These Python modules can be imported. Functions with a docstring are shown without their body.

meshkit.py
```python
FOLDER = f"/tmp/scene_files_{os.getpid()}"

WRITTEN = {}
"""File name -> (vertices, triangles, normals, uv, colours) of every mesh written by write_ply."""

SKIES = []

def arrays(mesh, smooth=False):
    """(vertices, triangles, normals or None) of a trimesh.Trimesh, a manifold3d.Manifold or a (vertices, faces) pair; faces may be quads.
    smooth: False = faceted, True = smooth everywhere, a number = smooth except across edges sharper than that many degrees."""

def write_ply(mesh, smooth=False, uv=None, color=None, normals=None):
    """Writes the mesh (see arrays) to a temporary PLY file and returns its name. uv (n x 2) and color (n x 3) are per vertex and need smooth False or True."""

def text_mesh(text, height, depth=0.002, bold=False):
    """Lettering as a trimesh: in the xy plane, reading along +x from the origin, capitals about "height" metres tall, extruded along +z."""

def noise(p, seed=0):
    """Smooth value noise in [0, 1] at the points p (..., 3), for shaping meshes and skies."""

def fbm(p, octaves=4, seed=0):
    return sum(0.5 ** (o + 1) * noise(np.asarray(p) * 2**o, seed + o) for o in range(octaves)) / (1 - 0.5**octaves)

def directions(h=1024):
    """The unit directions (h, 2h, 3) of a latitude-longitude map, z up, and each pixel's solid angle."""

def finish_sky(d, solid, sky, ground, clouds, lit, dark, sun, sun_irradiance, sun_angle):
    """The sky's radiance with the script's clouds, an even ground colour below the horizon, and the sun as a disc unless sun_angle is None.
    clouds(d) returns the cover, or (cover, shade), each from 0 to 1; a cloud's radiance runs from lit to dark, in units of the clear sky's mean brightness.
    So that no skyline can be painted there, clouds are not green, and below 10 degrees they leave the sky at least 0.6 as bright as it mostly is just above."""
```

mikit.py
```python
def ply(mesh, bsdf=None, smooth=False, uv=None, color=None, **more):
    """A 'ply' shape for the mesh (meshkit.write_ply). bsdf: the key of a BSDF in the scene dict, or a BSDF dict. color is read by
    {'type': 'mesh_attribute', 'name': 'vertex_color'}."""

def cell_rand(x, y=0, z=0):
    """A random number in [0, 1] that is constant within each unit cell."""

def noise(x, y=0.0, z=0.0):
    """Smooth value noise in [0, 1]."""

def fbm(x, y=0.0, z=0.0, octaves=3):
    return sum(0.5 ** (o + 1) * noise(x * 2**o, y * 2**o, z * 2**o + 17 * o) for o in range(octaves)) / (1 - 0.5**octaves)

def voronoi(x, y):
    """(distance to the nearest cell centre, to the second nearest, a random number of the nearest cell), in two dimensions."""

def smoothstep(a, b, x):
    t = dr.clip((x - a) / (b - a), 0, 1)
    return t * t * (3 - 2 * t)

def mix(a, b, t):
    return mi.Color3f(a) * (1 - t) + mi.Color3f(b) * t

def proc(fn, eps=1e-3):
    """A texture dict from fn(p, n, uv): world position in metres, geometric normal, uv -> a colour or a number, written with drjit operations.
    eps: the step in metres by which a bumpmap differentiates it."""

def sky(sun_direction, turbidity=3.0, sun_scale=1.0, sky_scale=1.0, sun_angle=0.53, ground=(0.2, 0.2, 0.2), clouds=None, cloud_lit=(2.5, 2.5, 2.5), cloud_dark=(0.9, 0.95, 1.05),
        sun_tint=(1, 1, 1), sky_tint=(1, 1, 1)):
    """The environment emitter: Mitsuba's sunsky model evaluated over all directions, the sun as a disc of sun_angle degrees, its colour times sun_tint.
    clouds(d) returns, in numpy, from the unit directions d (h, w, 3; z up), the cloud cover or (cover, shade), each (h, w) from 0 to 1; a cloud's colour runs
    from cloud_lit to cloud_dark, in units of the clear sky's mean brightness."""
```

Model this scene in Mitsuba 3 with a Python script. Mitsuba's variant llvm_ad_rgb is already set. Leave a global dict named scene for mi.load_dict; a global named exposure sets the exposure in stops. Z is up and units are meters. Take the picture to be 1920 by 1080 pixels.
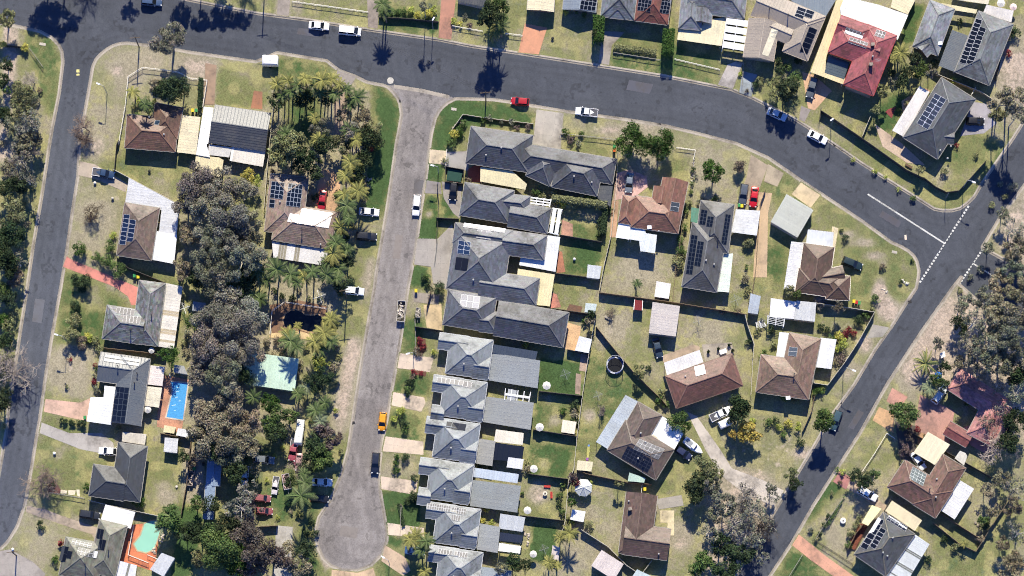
import math, random, numpy as np, trimesh, shapely, mitsuba as mi, mikit, drjit as dr
from shapely.geometry import Polygon, LineString, box as sbox
from shapely.ops import unary_union
from scipy.ndimage import gaussian_filter
from mikit import ply, proc, noise, fbm, voronoi, cell_rand, smoothstep, mix
T4 = mi.ScalarTransform4f
scene, labels = {}, {}
# ---------------------------------------------------------------- camera, sun and sky, exposure
S, HC, CY = .12, 700.0, -150.0            # metres per photo pixel on the ground, flying height, point under the aircraft
scene['camera'] = {'type': 'perspective', 'fov': 2 * math.degrees(math.atan(115.2 / HC)), 'fov_axis': 'x', 'near_clip': 10.0, 'far_clip': 20000.0,
                   'to_world': T4().look_at(origin=[0, CY, HC], target=[0, CY, 0], up=[0, 1, 0]),
                   'principal_point_offset_x': 0.0, 'principal_point_offset_y': CY / 129.6}
SUN_EL, SUN_AZ = 42.0, 3.0
scene['sky'] = mikit.sky([math.sin(math.radians(SUN_AZ)) * math.cos(math.radians(SUN_EL)), math.cos(math.radians(SUN_AZ)) * math.cos(math.radians(SUN_EL)), math.sin(math.radians(SUN_EL))],
                         turbidity=2.6, sun_scale=1.0, sky_scale=.6, ground=(.12, .11, .1), sun_tint=(.93, 1.03, 1.13), sky_tint=(.56, .84, 1.6))
exposure = 2.33
# ---------------------------------------------------------------- photo pixels to places
OX = OY = 0.0
SC = 1.0
def tile(x=0, y=0, s=.25):
    global OX, OY, SC
    OX, OY, SC = x, y, s
def PP(s):
    a = np.array([float(k) for k in s.split()] if isinstance(s, str) else s, float).reshape(-1, 2)
    return a * SC + [OX, OY]
def W(p, z=0.0):
    g = (np.asarray(p, float) - [960, 540]) * [S, -S]
    z = np.asarray(z, float)[..., None] if np.ndim(z) else z
    return g * (HC - z) / HC + np.array([0, CY]) * z / HC
def to_px(xy): return np.array([xy[0] / S + 960, 540 - xy[1] / S])
def lin(h):
    c = np.array([int(h[i:i + 2], 16) for i in (0, 2, 4)]) / 255
    return np.where(c < .04045, c / 12.92, ((c + .055) / 1.055) ** 2.4)
# ---------------------------------------------------------------- meshes
class M:
    def __init__(s): s.v, s.f, s.c, s.n = [], [], [], 0
    def add(s, v, f, c):
        v = np.asarray(v, float).reshape(-1, 3); f = np.asarray(f, int)
        if f.shape[1] == 4: f = np.vstack([f[:, [0, 1, 2]], f[:, [0, 2, 3]]])
        s.v.append(v); s.f.append(f + s.n); s.c.append(np.broadcast_to(np.asarray(c, float), v.shape)); s.n += len(v); return s
    def poly(s, pts, c): return s.add(pts, [[0, i, i + 1] for i in range(1, len(pts) - 1)], c)
    def box(s, c0, h, rz=0, c=(.5, .5, .5), tilt=None):
        q = np.array([[x, y, z] for z in (-1, 1) for x, y in ((-1, -1), (1, -1), (1, 1), (-1, 1))], float) * h
        a, b = math.cos(rz), math.sin(rz)
        q = np.stack([q[:, 0] * a - q[:, 1] * b, q[:, 0] * b + q[:, 1] * a, q[:, 2]], 1) + c0
        return s.add(q, [[3, 2, 1, 0], [4, 5, 6, 7], [0, 1, 5, 4], [1, 2, 6, 5], [2, 3, 7, 6], [3, 0, 4, 7]], c)
    def slab(s, top, th, c):            # a quad or polygon of 3-d points, thickened downwards
        top = np.asarray(top, float); n = len(top); bot = top - [0, 0, th]
        s.poly(top, c); s.poly(bot[::-1], c)
        i = np.arange(n); j = (i + 1) % n
        return s.add(np.vstack([top, bot]), np.stack([j, i, i + n, j + n], 1), c)
    def flat(s, pg, z, c):
        for g in getattr(pg, 'geoms', [pg]):
            if g.geom_type == 'Polygon' and g.area > 1e-3:
                v, f = trimesh.creation.triangulate_polygon(g, engine='earcut')
                s.add(np.column_stack([v, np.full(len(v), z)]), f, c)
        return s
    def prism(s, pg, z0, z1, c):
        for g in getattr(pg, 'geoms', [pg]):
            if g.geom_type == 'Polygon' and g.area > 1e-3:
                m = trimesh.creation.extrude_polygon(g, z1 - z0, engine='earcut')
                v = np.array(m.vertices)[m.faces].reshape(-1, 3)
                s.add(v + [0, 0, z0], np.arange(len(v)).reshape(-1, 3), c)
        return s
    def tube(s, p, r, sides=5, c=(.2, .2, .2), cap=False):
        p = np.asarray(p, float); r = np.broadcast_to(r, (len(p),))
        t = np.gradient(p, axis=0); t /= np.linalg.norm(t, axis=1, keepdims=True) + 1e-9
        a = np.cross(t, np.where(np.abs(t[:, 2:]) < .9, [0, 0, 1.], [1., 0, 0])); a /= np.linalg.norm(a, axis=1, keepdims=True) + 1e-9
        b = np.cross(t, a); g = np.arange(sides) * 2 * np.pi / sides
        v = p[:, None] + r[:, None, None] * (np.cos(g)[None, :, None] * a[:, None] + np.sin(g)[None, :, None] * b[:, None])
        i, j = np.meshgrid(np.arange(len(p) - 1), np.arange(sides), indexing='ij')
        f = np.stack([i * sides + j, i * sides + (j + 1) % sides, (i + 1) * sides + (j + 1) % sides, (i + 1) * sides + j], -1).reshape(-1, 4)
        s.add(v.reshape(-1, 3), f, c)
        if cap: s.poly(v[-1], c)
        return s
    def shape(s, bsdf, smooth=False, **kw):
        smooth = bool(smooth)
        c = np.floor(np.clip(np.vstack(s.c), 0, 1) ** (1 / 2.2) * 255 + .5)      # every piece's own plain colour, stored in its uv
        return ply((np.vstack(s.v), np.vstack(s.f)), bsdf, smooth, uv=np.column_stack([c[:, 0] * 256 + c[:, 1] + .3, c[:, 2] + .3]), **kw)
def own_colour(p, n, uv):
    r = dr.floor(uv.x / 256); g = dr.floor(uv.x - r * 256); b = dr.floor(uv.y)
    return mi.Color3f(r / 255, g / 255, b / 255) ** 2.2
VC = proc(own_colour)
def rgb(*c): return {'type': 'rgb', 'value': list(map(float, c))}
def vcol(rough, spec=.4, **k): return {'type': 'principled', 'base_color': VC, 'roughness': rough, 'specular': spec, **k}
def weathered(p, n, uv):
    a = fbm(p.x * .35, p.y * .35, p.z * .5, 3); b = noise(p.x * 2.6, p.y * 2.6, p.z * 2.6); g = noise(p.x * 7.1 + 3, p.y * 7.1, p.z * 5)
    d = noise(p.x * 1.1 + 20, p.y * .8, 4.)
    return dr.clip(.02 + .5 * smoothstep(.42, .75, a) * (.3 + .7 * b) + .3 * g * b + .12 * d, 0, .65)
scene['matte'] = {'type': 'twosided', 'bsdf': vcol(.85, .25)}
scene['weathered'] = {'type': 'twosided', 'bsdf': {'type': 'blendbsdf', 'weight': proc(weathered), 'a': vcol(.8, .25), 'b': {'type': 'diffuse', 'reflectance': rgb(.1, .09, .08)}}}
scene['roof_tile'] = {'type': 'twosided', 'bsdf': {'type': 'blendbsdf', 'weight': proc(weathered), 'a': vcol(.5, .5), 'b': {'type': 'diffuse', 'reflectance': rgb(.06, .058, .05)}}}
scene['sheet_metal'] = {'type': 'twosided', 'bsdf': {'type': 'blendbsdf', 'weight': proc(lambda p, n, uv: dr.clip(weathered(p, n, uv) * .5, 0, .3)), 'a': vcol(.42, .5), 'b': {'type': 'diffuse', 'reflectance': rgb(.22, .21, .19)}}}
scene['foliage'] = {'type': 'principledthin', 'base_color': VC, 'roughness': .55, 'diff_trans': .35, 'spec_trans': 0.0, 'eta': 1.33}
scene['gloss'] = {'type': 'twosided', 'bsdf': vcol(.22, .5, clearcoat=.8, clearcoat_gloss=.95)}
scene['glass_dark'] = {'type': 'twosided', 'bsdf': {'type': 'principled', 'base_color': rgb(.012, .015, .02), 'roughness': .06, 'specular': .6}}
scene['solar_cell'] = {'type': 'twosided', 'bsdf': vcol(.16, .5)}
scene['solar_pale'] = {'type': 'twosided', 'bsdf': vcol(.4, .35)}
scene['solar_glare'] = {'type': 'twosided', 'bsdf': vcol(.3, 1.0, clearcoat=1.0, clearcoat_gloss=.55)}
scene['rubber'] = {'type': 'twosided', 'bsdf': {'type': 'principled', 'base_color': rgb(.015, .015, .016), 'roughness': .8}}
scene['chrome'] = {'type': 'twosided', 'bsdf': {'type': 'principled', 'base_color': rgb(.7, .7, .7), 'roughness': .25, 'metallic': 1.0}}
scene['pool_water'] = {'type': 'twosided', 'bsdf': {'type': 'bumpmap', 'arbitrary': proc(lambda p, n, uv: .02 * fbm(p.x * 1.6, p.y * 1.6, 0, 2), .02), 'bsdf': vcol(.08, .5)}}
PAINT = {}
def paint(h):
    k = 'car_paint_' + h
    if k not in scene: scene[k] = {'type': 'twosided', 'bsdf': {'type': 'principled', 'base_color': rgb(*lin(h)), 'roughness': .3, 'specular': .5, 'clearcoat': .9, 'clearcoat_gloss': .93}}
    return k
# ---------------------------------------------------------------- names, labels, parts
count, marks, auto = {}, [], []
def number(base):
    n = count.get(base, 0); count[base] = n + 1
    return base if n == 0 else f'{base}_{n:03d}'
def thing(base, label=None, cat=None, group=None, at=None, desc=None):
    k = number(base); labels[k] = {'category': cat or base.replace('_', ' ')}
    if label: labels[k]['label'] = label
    else: auto.append((k, desc, np.asarray(at, float)))
    if group: labels[k]['group'] = group
    return k
def part(parent, base, shape, label=None, **k):
    key = number(parent + '__' + base); scene[key] = shape
    if label or k: labels[key] = {**({'label': label} if label else {}), **k}
    return key
def struct(name, shape, label=None):
    k = number(name); scene[k] = shape; labels[k] = {'kind': 'structure', **({'label': label} if label else {})}
    return k
def mark(short, px): marks.append((short, np.asarray(px, float)))
rng = np.random.default_rng(7)
def jit(c, a, n=None):
    c = np.asarray(c, float)
    return np.clip(c * (1 + a * (rng.random((n or 1, 1)) * 2 - 1)) * (1 + .35 * a * (rng.random((n or 1, 3)) * 2 - 1)), 0, .95) if n else np.clip(c * (1 + a * (rng.random() * 2 - 1)), 0, .95)
GZ = .12                                    # the lawns lie a kerb's height above the roads
# ---------------------------------------------------------------- roofs
def unit(a): return a / (np.linalg.norm(a) + 1e-9)
class Block:
    """One rectangle of roof: eaves at z, ridge along u, hipped (h) or gabled (g) ends."""
    def __init__(s, quad, ends, z, pitch):
        q = W(quad, z); d = q[0] + q[2] - q[1]
        s.u = unit((q[1] - q[0]) + (q[2] - d)); s.w = np.array([-s.u[1], s.u[0]])
        s.o = (q[0] + q[1] + q[2] + d) / 4
        s.L = abs(((q[1] - q[0]) + (q[2] - d)) @ s.u) / 4; s.H = abs((q[2] - q[1]) @ s.w) / 2
        if s.L < s.H and ends == 'hh': s.u, s.w, s.L, s.H = s.w, -s.u, s.H, s.L
        s.ends, s.z, s.tan = ends, z, math.tan(math.radians(pitch))
        s.i0, s.i1 = (min(s.H, s.L * .998) if e == 'h' else 0. for e in ends)
    def pt(s, a, b, z): return np.array([*(s.o + s.u * a + s.w * b), z])
    def height(s, xy):
        d = np.asarray(xy) - s.o; a, b = d @ s.u, d @ s.w
        if abs(a) > s.L + .05 or abs(b) > s.H + .05: return -1
        e = s.H - abs(b)
        if s.i0: e = min(e, (a + s.L) * s.H / s.i0)
        if s.i1: e = min(e, (s.L - a) * s.H / s.i1)
        return s.z + s.tan * max(e, 0)
    def rect(s, inset=0.):
        return Polygon([(s.o + s.u * a * (s.L - inset) + s.w * b * (s.H - inset)) for a, b in ((-1, -1), (1, -1), (1, 1), (-1, 1))])
    def faces(s):
        """(origin on the eave, along, inwards, width, inset at the left, inset at the right, depth, slope) of each sloping face"""
        out = [(s.pt(-s.L, -s.H, s.z), s.u, s.w, 2 * s.L, s.i0, s.i1, s.H, s.tan), (s.pt(s.L, s.H, s.z), -s.u, -s.w, 2 * s.L, s.i1, s.i0, s.H, s.tan)]
        if s.i1: out.append((s.pt(s.L, -s.H, s.z), s.w, -s.u, 2 * s.H, s.H, s.H, s.i1, s.tan * s.H / s.i1))
        if s.i0: out.append((s.pt(-s.L, s.H, s.z), -s.w, s.u, 2 * s.H, s.H, s.H, s.i0, s.tan * s.H / s.i0))
        return out
def tile_face(m, fc, col, course=.36, lift=.035, jj=.16):
    o, u, w, wd, il, ir, dp, tn = fc
    n = max(2, int(round(dp / course))); k = 0
    for i in range(n):
        f0, f1 = i / n, (i + 1) / n
        a0, b0, a1, b1 = il * f0, wd - ir * f0, il * f1, wd - ir * f1
        if b0 - a0 < .08: continue
        q = max(1, int((b0 - a0) / .75))
        t = np.linspace(0, 1, q + 1)
        x0, x1 = a0 + (b0 - a0) * t, a1 + (b1 - a1) * t
        def P(x, f, up): return np.column_stack([o[:2] + x[:, None] * u + f * dp * w, np.full(len(x), o[2] + f * dp * tn + up)])
        lo, hi, foot = P(x0, f0, lift), P(x1, f1, .004), P(x0, f0, -.02)
        v = np.stack([lo[:-1], lo[1:], hi[1:], hi[:-1], foot[:-1], foot[1:], lo[1:], lo[:-1]], 1).reshape(-1, 3)
        b = np.arange(q)[:, None] * 8
        fcs = np.vstack([b + [0, 1, 2, 3], b + [4, 5, 6, 7]])
        c = np.repeat(jit(col, jj, q) * (1 + .05 * math.sin(i * 2.1)), 8, axis=0)
        m.add(v, fcs, c)
def sheet_face(m, fc, col, pitch=.76, jj=.04, rib=.035, ribc=None):
    o, u, w, wd, il, ir, dp, tn = fc
    br = sorted({round(x, 3) for x in [*np.arange(0, wd, pitch), wd, il, wd - ir] if 0 <= x <= wd})
    def fm(x): return min(1., x / il if il > 0 else 1., (wd - x) / ir if ir > 0 else 1.)
    def P(x, f, up): return [*(o[:2] + x * u + f * dp * w), o[2] + f * dp * tn + up]
    for a, b in zip(br[:-1], br[1:]):
        if b - a < .01: continue
        m.poly([P(a, 0, 0), P(b, 0, 0), P(b, fm(b), 0), P(a, fm(a), 0)], jit(col, jj))
    for x in np.arange(pitch / 2, wd, pitch):
        f = fm(x)
        if f * dp < .2: continue
        h = .05
        l0, t0, r0, l1, t1, r1 = P(x - h, 0, .002), P(x, 0, rib), P(x + h, 0, .002), P(x - h, f, .002), P(x, f, rib), P(x + h, f, .002)
        m.add([l0, t0, r0, l1, t1, r1], [[0, 1, 4, 3], [1, 2, 5, 4]], np.asarray(ribc if ribc is not None else col))
class House: pass
def house(label, short, eave, pitch, kind, col, blocks, wall='8f7f6c', cap=None, gut='a5a299', cat='house', fine=.36, jj=.22):
    h = House(); h.key = thing('house', label, cat); h.z = eave
    h.blocks = [Block(PP(b), e, eave + .006 * i, pitch + .5 * (i % 3)) for i, (b, e) in enumerate(blocks)]
    col = lin(col) * (1.14 if kind == 'tile' else 1); cap = lin(cap) if cap else col * 1.15
    un = unary_union([b.rect(.55) for b in h.blocks])
    part(h.key, 'wall', M().prism(un, 0, eave - .03, lin(wall)).shape('weathered'))
    m, g, cm = M(), M(), []
    for b in h.blocks:
        for fc in b.faces():
            (tile_face(m, fc, col, fine, jj=jj) if kind == 'tile' else sheet_face(m, fc, col))
        zr = b.z + b.tan * b.H
        a0, a1 = -b.L + b.i0, b.L - b.i1
        if b.i0 == 0: m.poly([b.pt(-b.L, -b.H, b.z), b.pt(-b.L, b.H, b.z), b.pt(-b.L, 0, zr)], lin(wall))
        if b.i1 == 0: m.poly([b.pt(b.L, b.H, b.z), b.pt(b.L, -b.H, b.z), b.pt(b.L, 0, zr)], lin(wall))
        m.poly([b.pt(-b.L, -b.H, b.z - .01), b.pt(b.L, -b.H, b.z - .01), b.pt(b.L, b.H, b.z - .01), b.pt(-b.L, b.H, b.z - .01)], lin('d8d4c8'))
        lines = [(b.pt(a0, 0, zr), b.pt(a1, 0, zr))] if a1 - a0 > .3 else []
        if b.i0: lines += [(b.pt(-b.L, -b.H, b.z), b.pt(a0, 0, zr)), (b.pt(-b.L, b.H, b.z), b.pt(a0, 0, zr))]
        if b.i1: lines += [(b.pt(b.L, -b.H, b.z), b.pt(a1, 0, zr)), (b.pt(b.L, b.H, b.z), b.pt(a1, 0, zr))]
        for p, q in lines:                       # half-round cap pieces, shown where no other block covers them
            d = q - p; ln = np.linalg.norm(d); keep = M(); side = unit(np.cross(d, [0, 0, 1])); nn = max(2, int(ln / .45))
            for i in range(nn):
                x, y = p + d * i / nn, p + d * (i + 1.04) / nn
                mid = (x + y) / 2
                if max(o.height(mid[:2]) for o in h.blocks) > mid[2] + .05: continue
                wv, up = side * .13, np.array([0, 0, 1.])
                pro = [(-1, .01), (-.6, .1), (.6, .1), (1, .01)]
                v = [x + wv * s_ + up * z_ for s_, z_ in pro] + [y + wv * s_ + up * (z_ + .012) for s_, z_ in pro]
                keep.add(v, [[0, 1, 5, 4], [1, 2, 6, 5], [2, 3, 7, 6], [0, 1, 2, 3]], jit(cap, .12))
            if keep.n: cm.append(keep)
        for a, c, hl, hw in ((0, -b.H - .05, b.L, .06), (0, b.H + .05, b.L, .06), (-b.L - .05, 0, .06, b.H), (b.L + .05, 0, .06, b.H)):
            if (a < 0 and not b.i0) or (a > 0 and not b.i1): continue
            e = b.pt(a, c, b.z - .07)
            q = [b.pt(a + x * (hl if abs(c) > 0 else .06), c + y * (hw if abs(a) > 0 else .06), 0)[:2] for x, y in ((-1, -1), (1, -1), (1, 1), (-1, 1))]
            if all(sum(o is not b and o.rect(.3).contains(shapely.Point(w)) for o in h.blocks) for w in q): continue
            g.box(e, [b.L if abs(c) > 0 else .06, .06 if abs(c) > 0 else b.H, .06], math.atan2(b.u[1], b.u[0]), lin(gut))
    part(h.key, 'roof', m.shape('roof_tile' if kind == 'tile' else 'sheet_metal'))
    for k in cm: part(h.key + '__roof', 'ridge_cap', k.shape('roof_tile' if kind == 'tile' else 'sheet_metal'))
    if g.n: part(h.key, 'gutter', g.shape('matte'))
    c = np.mean([to_px(b.o) for b in h.blocks], axis=0); mark(short, c); h.short = short; h.px = c
    h.base = np.mean([b.o for b in h.blocks], axis=0)
    return h
def on_roof(h, px, up=.1):
    z = h.z
    for _ in range(6): z = max(b.height(W(px, z + up)) for b in h.blocks); z = max(z, h.z)
    return np.array([*W(px, z + up), z + up])
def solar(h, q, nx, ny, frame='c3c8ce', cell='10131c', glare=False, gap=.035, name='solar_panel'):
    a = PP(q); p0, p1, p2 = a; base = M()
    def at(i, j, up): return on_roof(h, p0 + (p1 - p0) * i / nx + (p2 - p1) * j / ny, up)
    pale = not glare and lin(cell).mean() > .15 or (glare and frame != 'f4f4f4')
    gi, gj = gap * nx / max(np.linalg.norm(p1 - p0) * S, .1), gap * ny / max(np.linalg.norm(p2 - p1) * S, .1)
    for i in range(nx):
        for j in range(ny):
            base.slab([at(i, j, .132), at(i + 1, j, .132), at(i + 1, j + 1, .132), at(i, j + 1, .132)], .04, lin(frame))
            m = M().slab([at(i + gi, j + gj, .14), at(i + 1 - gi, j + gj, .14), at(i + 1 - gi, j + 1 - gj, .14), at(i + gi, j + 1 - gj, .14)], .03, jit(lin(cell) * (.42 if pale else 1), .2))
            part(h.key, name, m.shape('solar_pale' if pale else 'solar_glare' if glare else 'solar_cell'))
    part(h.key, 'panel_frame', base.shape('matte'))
def roof_strip(h, q, col, label, n=6):
    a = PP(q); P = lambda i, j: on_roof(h, a[0] + (a[1] - a[0]) * i + (a[2] - a[1]) * j / n, .06); m = M()
    for j in range(n): m.slab([P(0, j), P(1, j), P(1, j + 1), P(0, j + 1)], .04, jit(lin(col), .04))
    part(h.key, 'roof_strip', m.shape('sheet_metal'), label)
def fitting(h, q, kind='vent'):
    for p in PP(q):
        b = on_roof(h, p, 0); m = M()
        if kind == 'vent':
            m.tube([b + [0, 0, -.1], b + [0, 0, .25], b + [0, 0, .27], b + [0, 0, .45], b + [0, 0, .55]], [.1, .1, .2, .2, .05], 8, lin('b5b5b2'), True)
            part(h.key, 'roof_vent', m.shape('matte'))
        elif kind == 'flue':
            m.tube([b + [0, 0, -.1], b + [0, 0, 1.0], b + [0, 0, 1.02], b + [0, 0, 1.2]], [.1, .1, .17, .17], 8, lin('4a4a4c'), True)
            part(h.key, 'flue', m.shape('matte'))
        elif kind == 'chimney':
            m.box(b + [0, 0, .35], [.35, .3, .6], .2, lin('7a5f50')); m.box(b + [0, 0, 1.0], [.4, .35, .06], .2, lin('a59a8c'))
            part(h.key, 'chimney', m.shape('weathered'))
        elif kind == 'skylight':
            m.box(b + [0, 0, .12], [.5, .4, .1], .1, lin('e8ecf0')); part(h.key, 'skylight', m.shape('gloss'))
        elif kind == 'aerial':
            m.tube([b, b + [0, 0, 2.2]], .025, 5, lin('b0b0b0')); m.tube([b + [-.6, .1, 2.1], b + [.6, -.1, 2.1]], .02, 4, lin('b0b0b0'))
            for k in np.linspace(-.55, .55, 6): m.tube([b + [k - .1, -.45 + abs(k) * .3, 2.1], b + [k + .1, .45 - abs(k) * .3, 2.1]], .015, 4, lin('c0c0c0'))
            part(h.key, 'aerial', m.shape('matte'))
def roof_sheet(poly, z, col, d=0, pitch=.6, slope=.03, clear=(), clearcol='8f9a94', bands=None):
    """A flat sheet-metal roof over a polygon of photo pixels; the sheets run square to edge d."""
    q = W(PP(poly), z); pg = Polygon(q).buffer(0)
    u = unit(q[(d + 1) % len(q)] - q[d]); w = np.array([-u[1], u[0]]); o = q[d]
    a = (q - o) @ u; b = (q - o) @ w; bm = b.mean()
    col, cc = lin(col), lin(clearcol); m = M()
    z_at = lambda p: z - slope * abs(((p - o) @ w))
    k = 0
    x = a.min()
    while x < a.max() - .05:
        x1 = min(x + pitch, a.max())
        st = Polygon([o + u * x + w * (b.min() - 1), o + u * x1 + w * (b.min() - 1), o + u * x1 + w * (b.max() + 1), o + u * x + w * (b.max() + 1)]).intersection(pg)
        fr = (x - a.min()) / (a.max() - a.min())
        cl = any(c0 <= fr < c1 for c0, c1 in clear)
        for g in getattr(st, 'geoms', [st]):
            if g.geom_type != 'Polygon' or g.area < .02: continue
            p = np.array(g.exterior.coords)[:-1]
            if Polygon(p).exterior.is_ccw is False: p = p[::-1]
            m.slab([[*r, z_at(r)] for r in p], .05, jit(cc if cl else col, .05))
        ln = LineString([o + u * x + w * (b.min() - 1), o + u * x + w * (b.max() + 1)]).intersection(pg)
        for g in getattr(ln, 'geoms', [ln]):
            if g.geom_type == 'LineString' and g.length > .3:
                p, r = np.array(g.coords[0]), np.array(g.coords[-1]); e = u * .04
                v = [[*(p - e), z_at(p) + .002], [*p, z_at(p) + .03], [*(p + e), z_at(p) + .002], [*(r - e), z_at(r) + .002], [*r, z_at(r) + .03], [*(r + e), z_at(r) + .002]]
                m.add(v, [[0, 1, 4, 3], [1, 2, 5, 4]], jit(col, .05))
        x = x1
    return m, pg, q, z_at
def posts_under(pg, q, z_at, col='d6d2c6'):
    c = np.mean(q, axis=0); out = []
    for p in q:
        r = p + unit(c - p) * .3; out.append(M().box([*r, z_at(r) / 2], [.05, .05, z_at(r) / 2 - .03], 0, lin(col)))
    return out
def patio(h, poly, z, col, label=None, d=0, name='patio_roof', bsdf='sheet_metal', **k):
    m, pg, q, za = roof_sheet(poly, z, col, d, **k)
    r = part(h.key, name, m.shape(bsdf), label)
    pm = M()
    for p in posts_under(pg, q, za): part(h.key, 'post', p.shape('matte'))
def outbuilding(base, label, poly, z, col, wall='b9b4a6', walls=True, cat=None, d=0, bsdf='sheet_metal', **k):
    key = thing(base, label, cat); m, pg, q, za = roof_sheet(poly, z, col, d, **k)
    part(key, 'roof', m.shape(bsdf))
    if walls: part(key, 'wall', M().prism(pg.buffer(-.12, join_style=2), 0, min(za(r) for r in q) - .06, lin(wall)).shape('weathered'))
    else:
        for p in posts_under(pg, q, za): part(key, 'post', p.shape('matte'))
    px = np.mean(PP(poly), axis=0)
    return key, px
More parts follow.
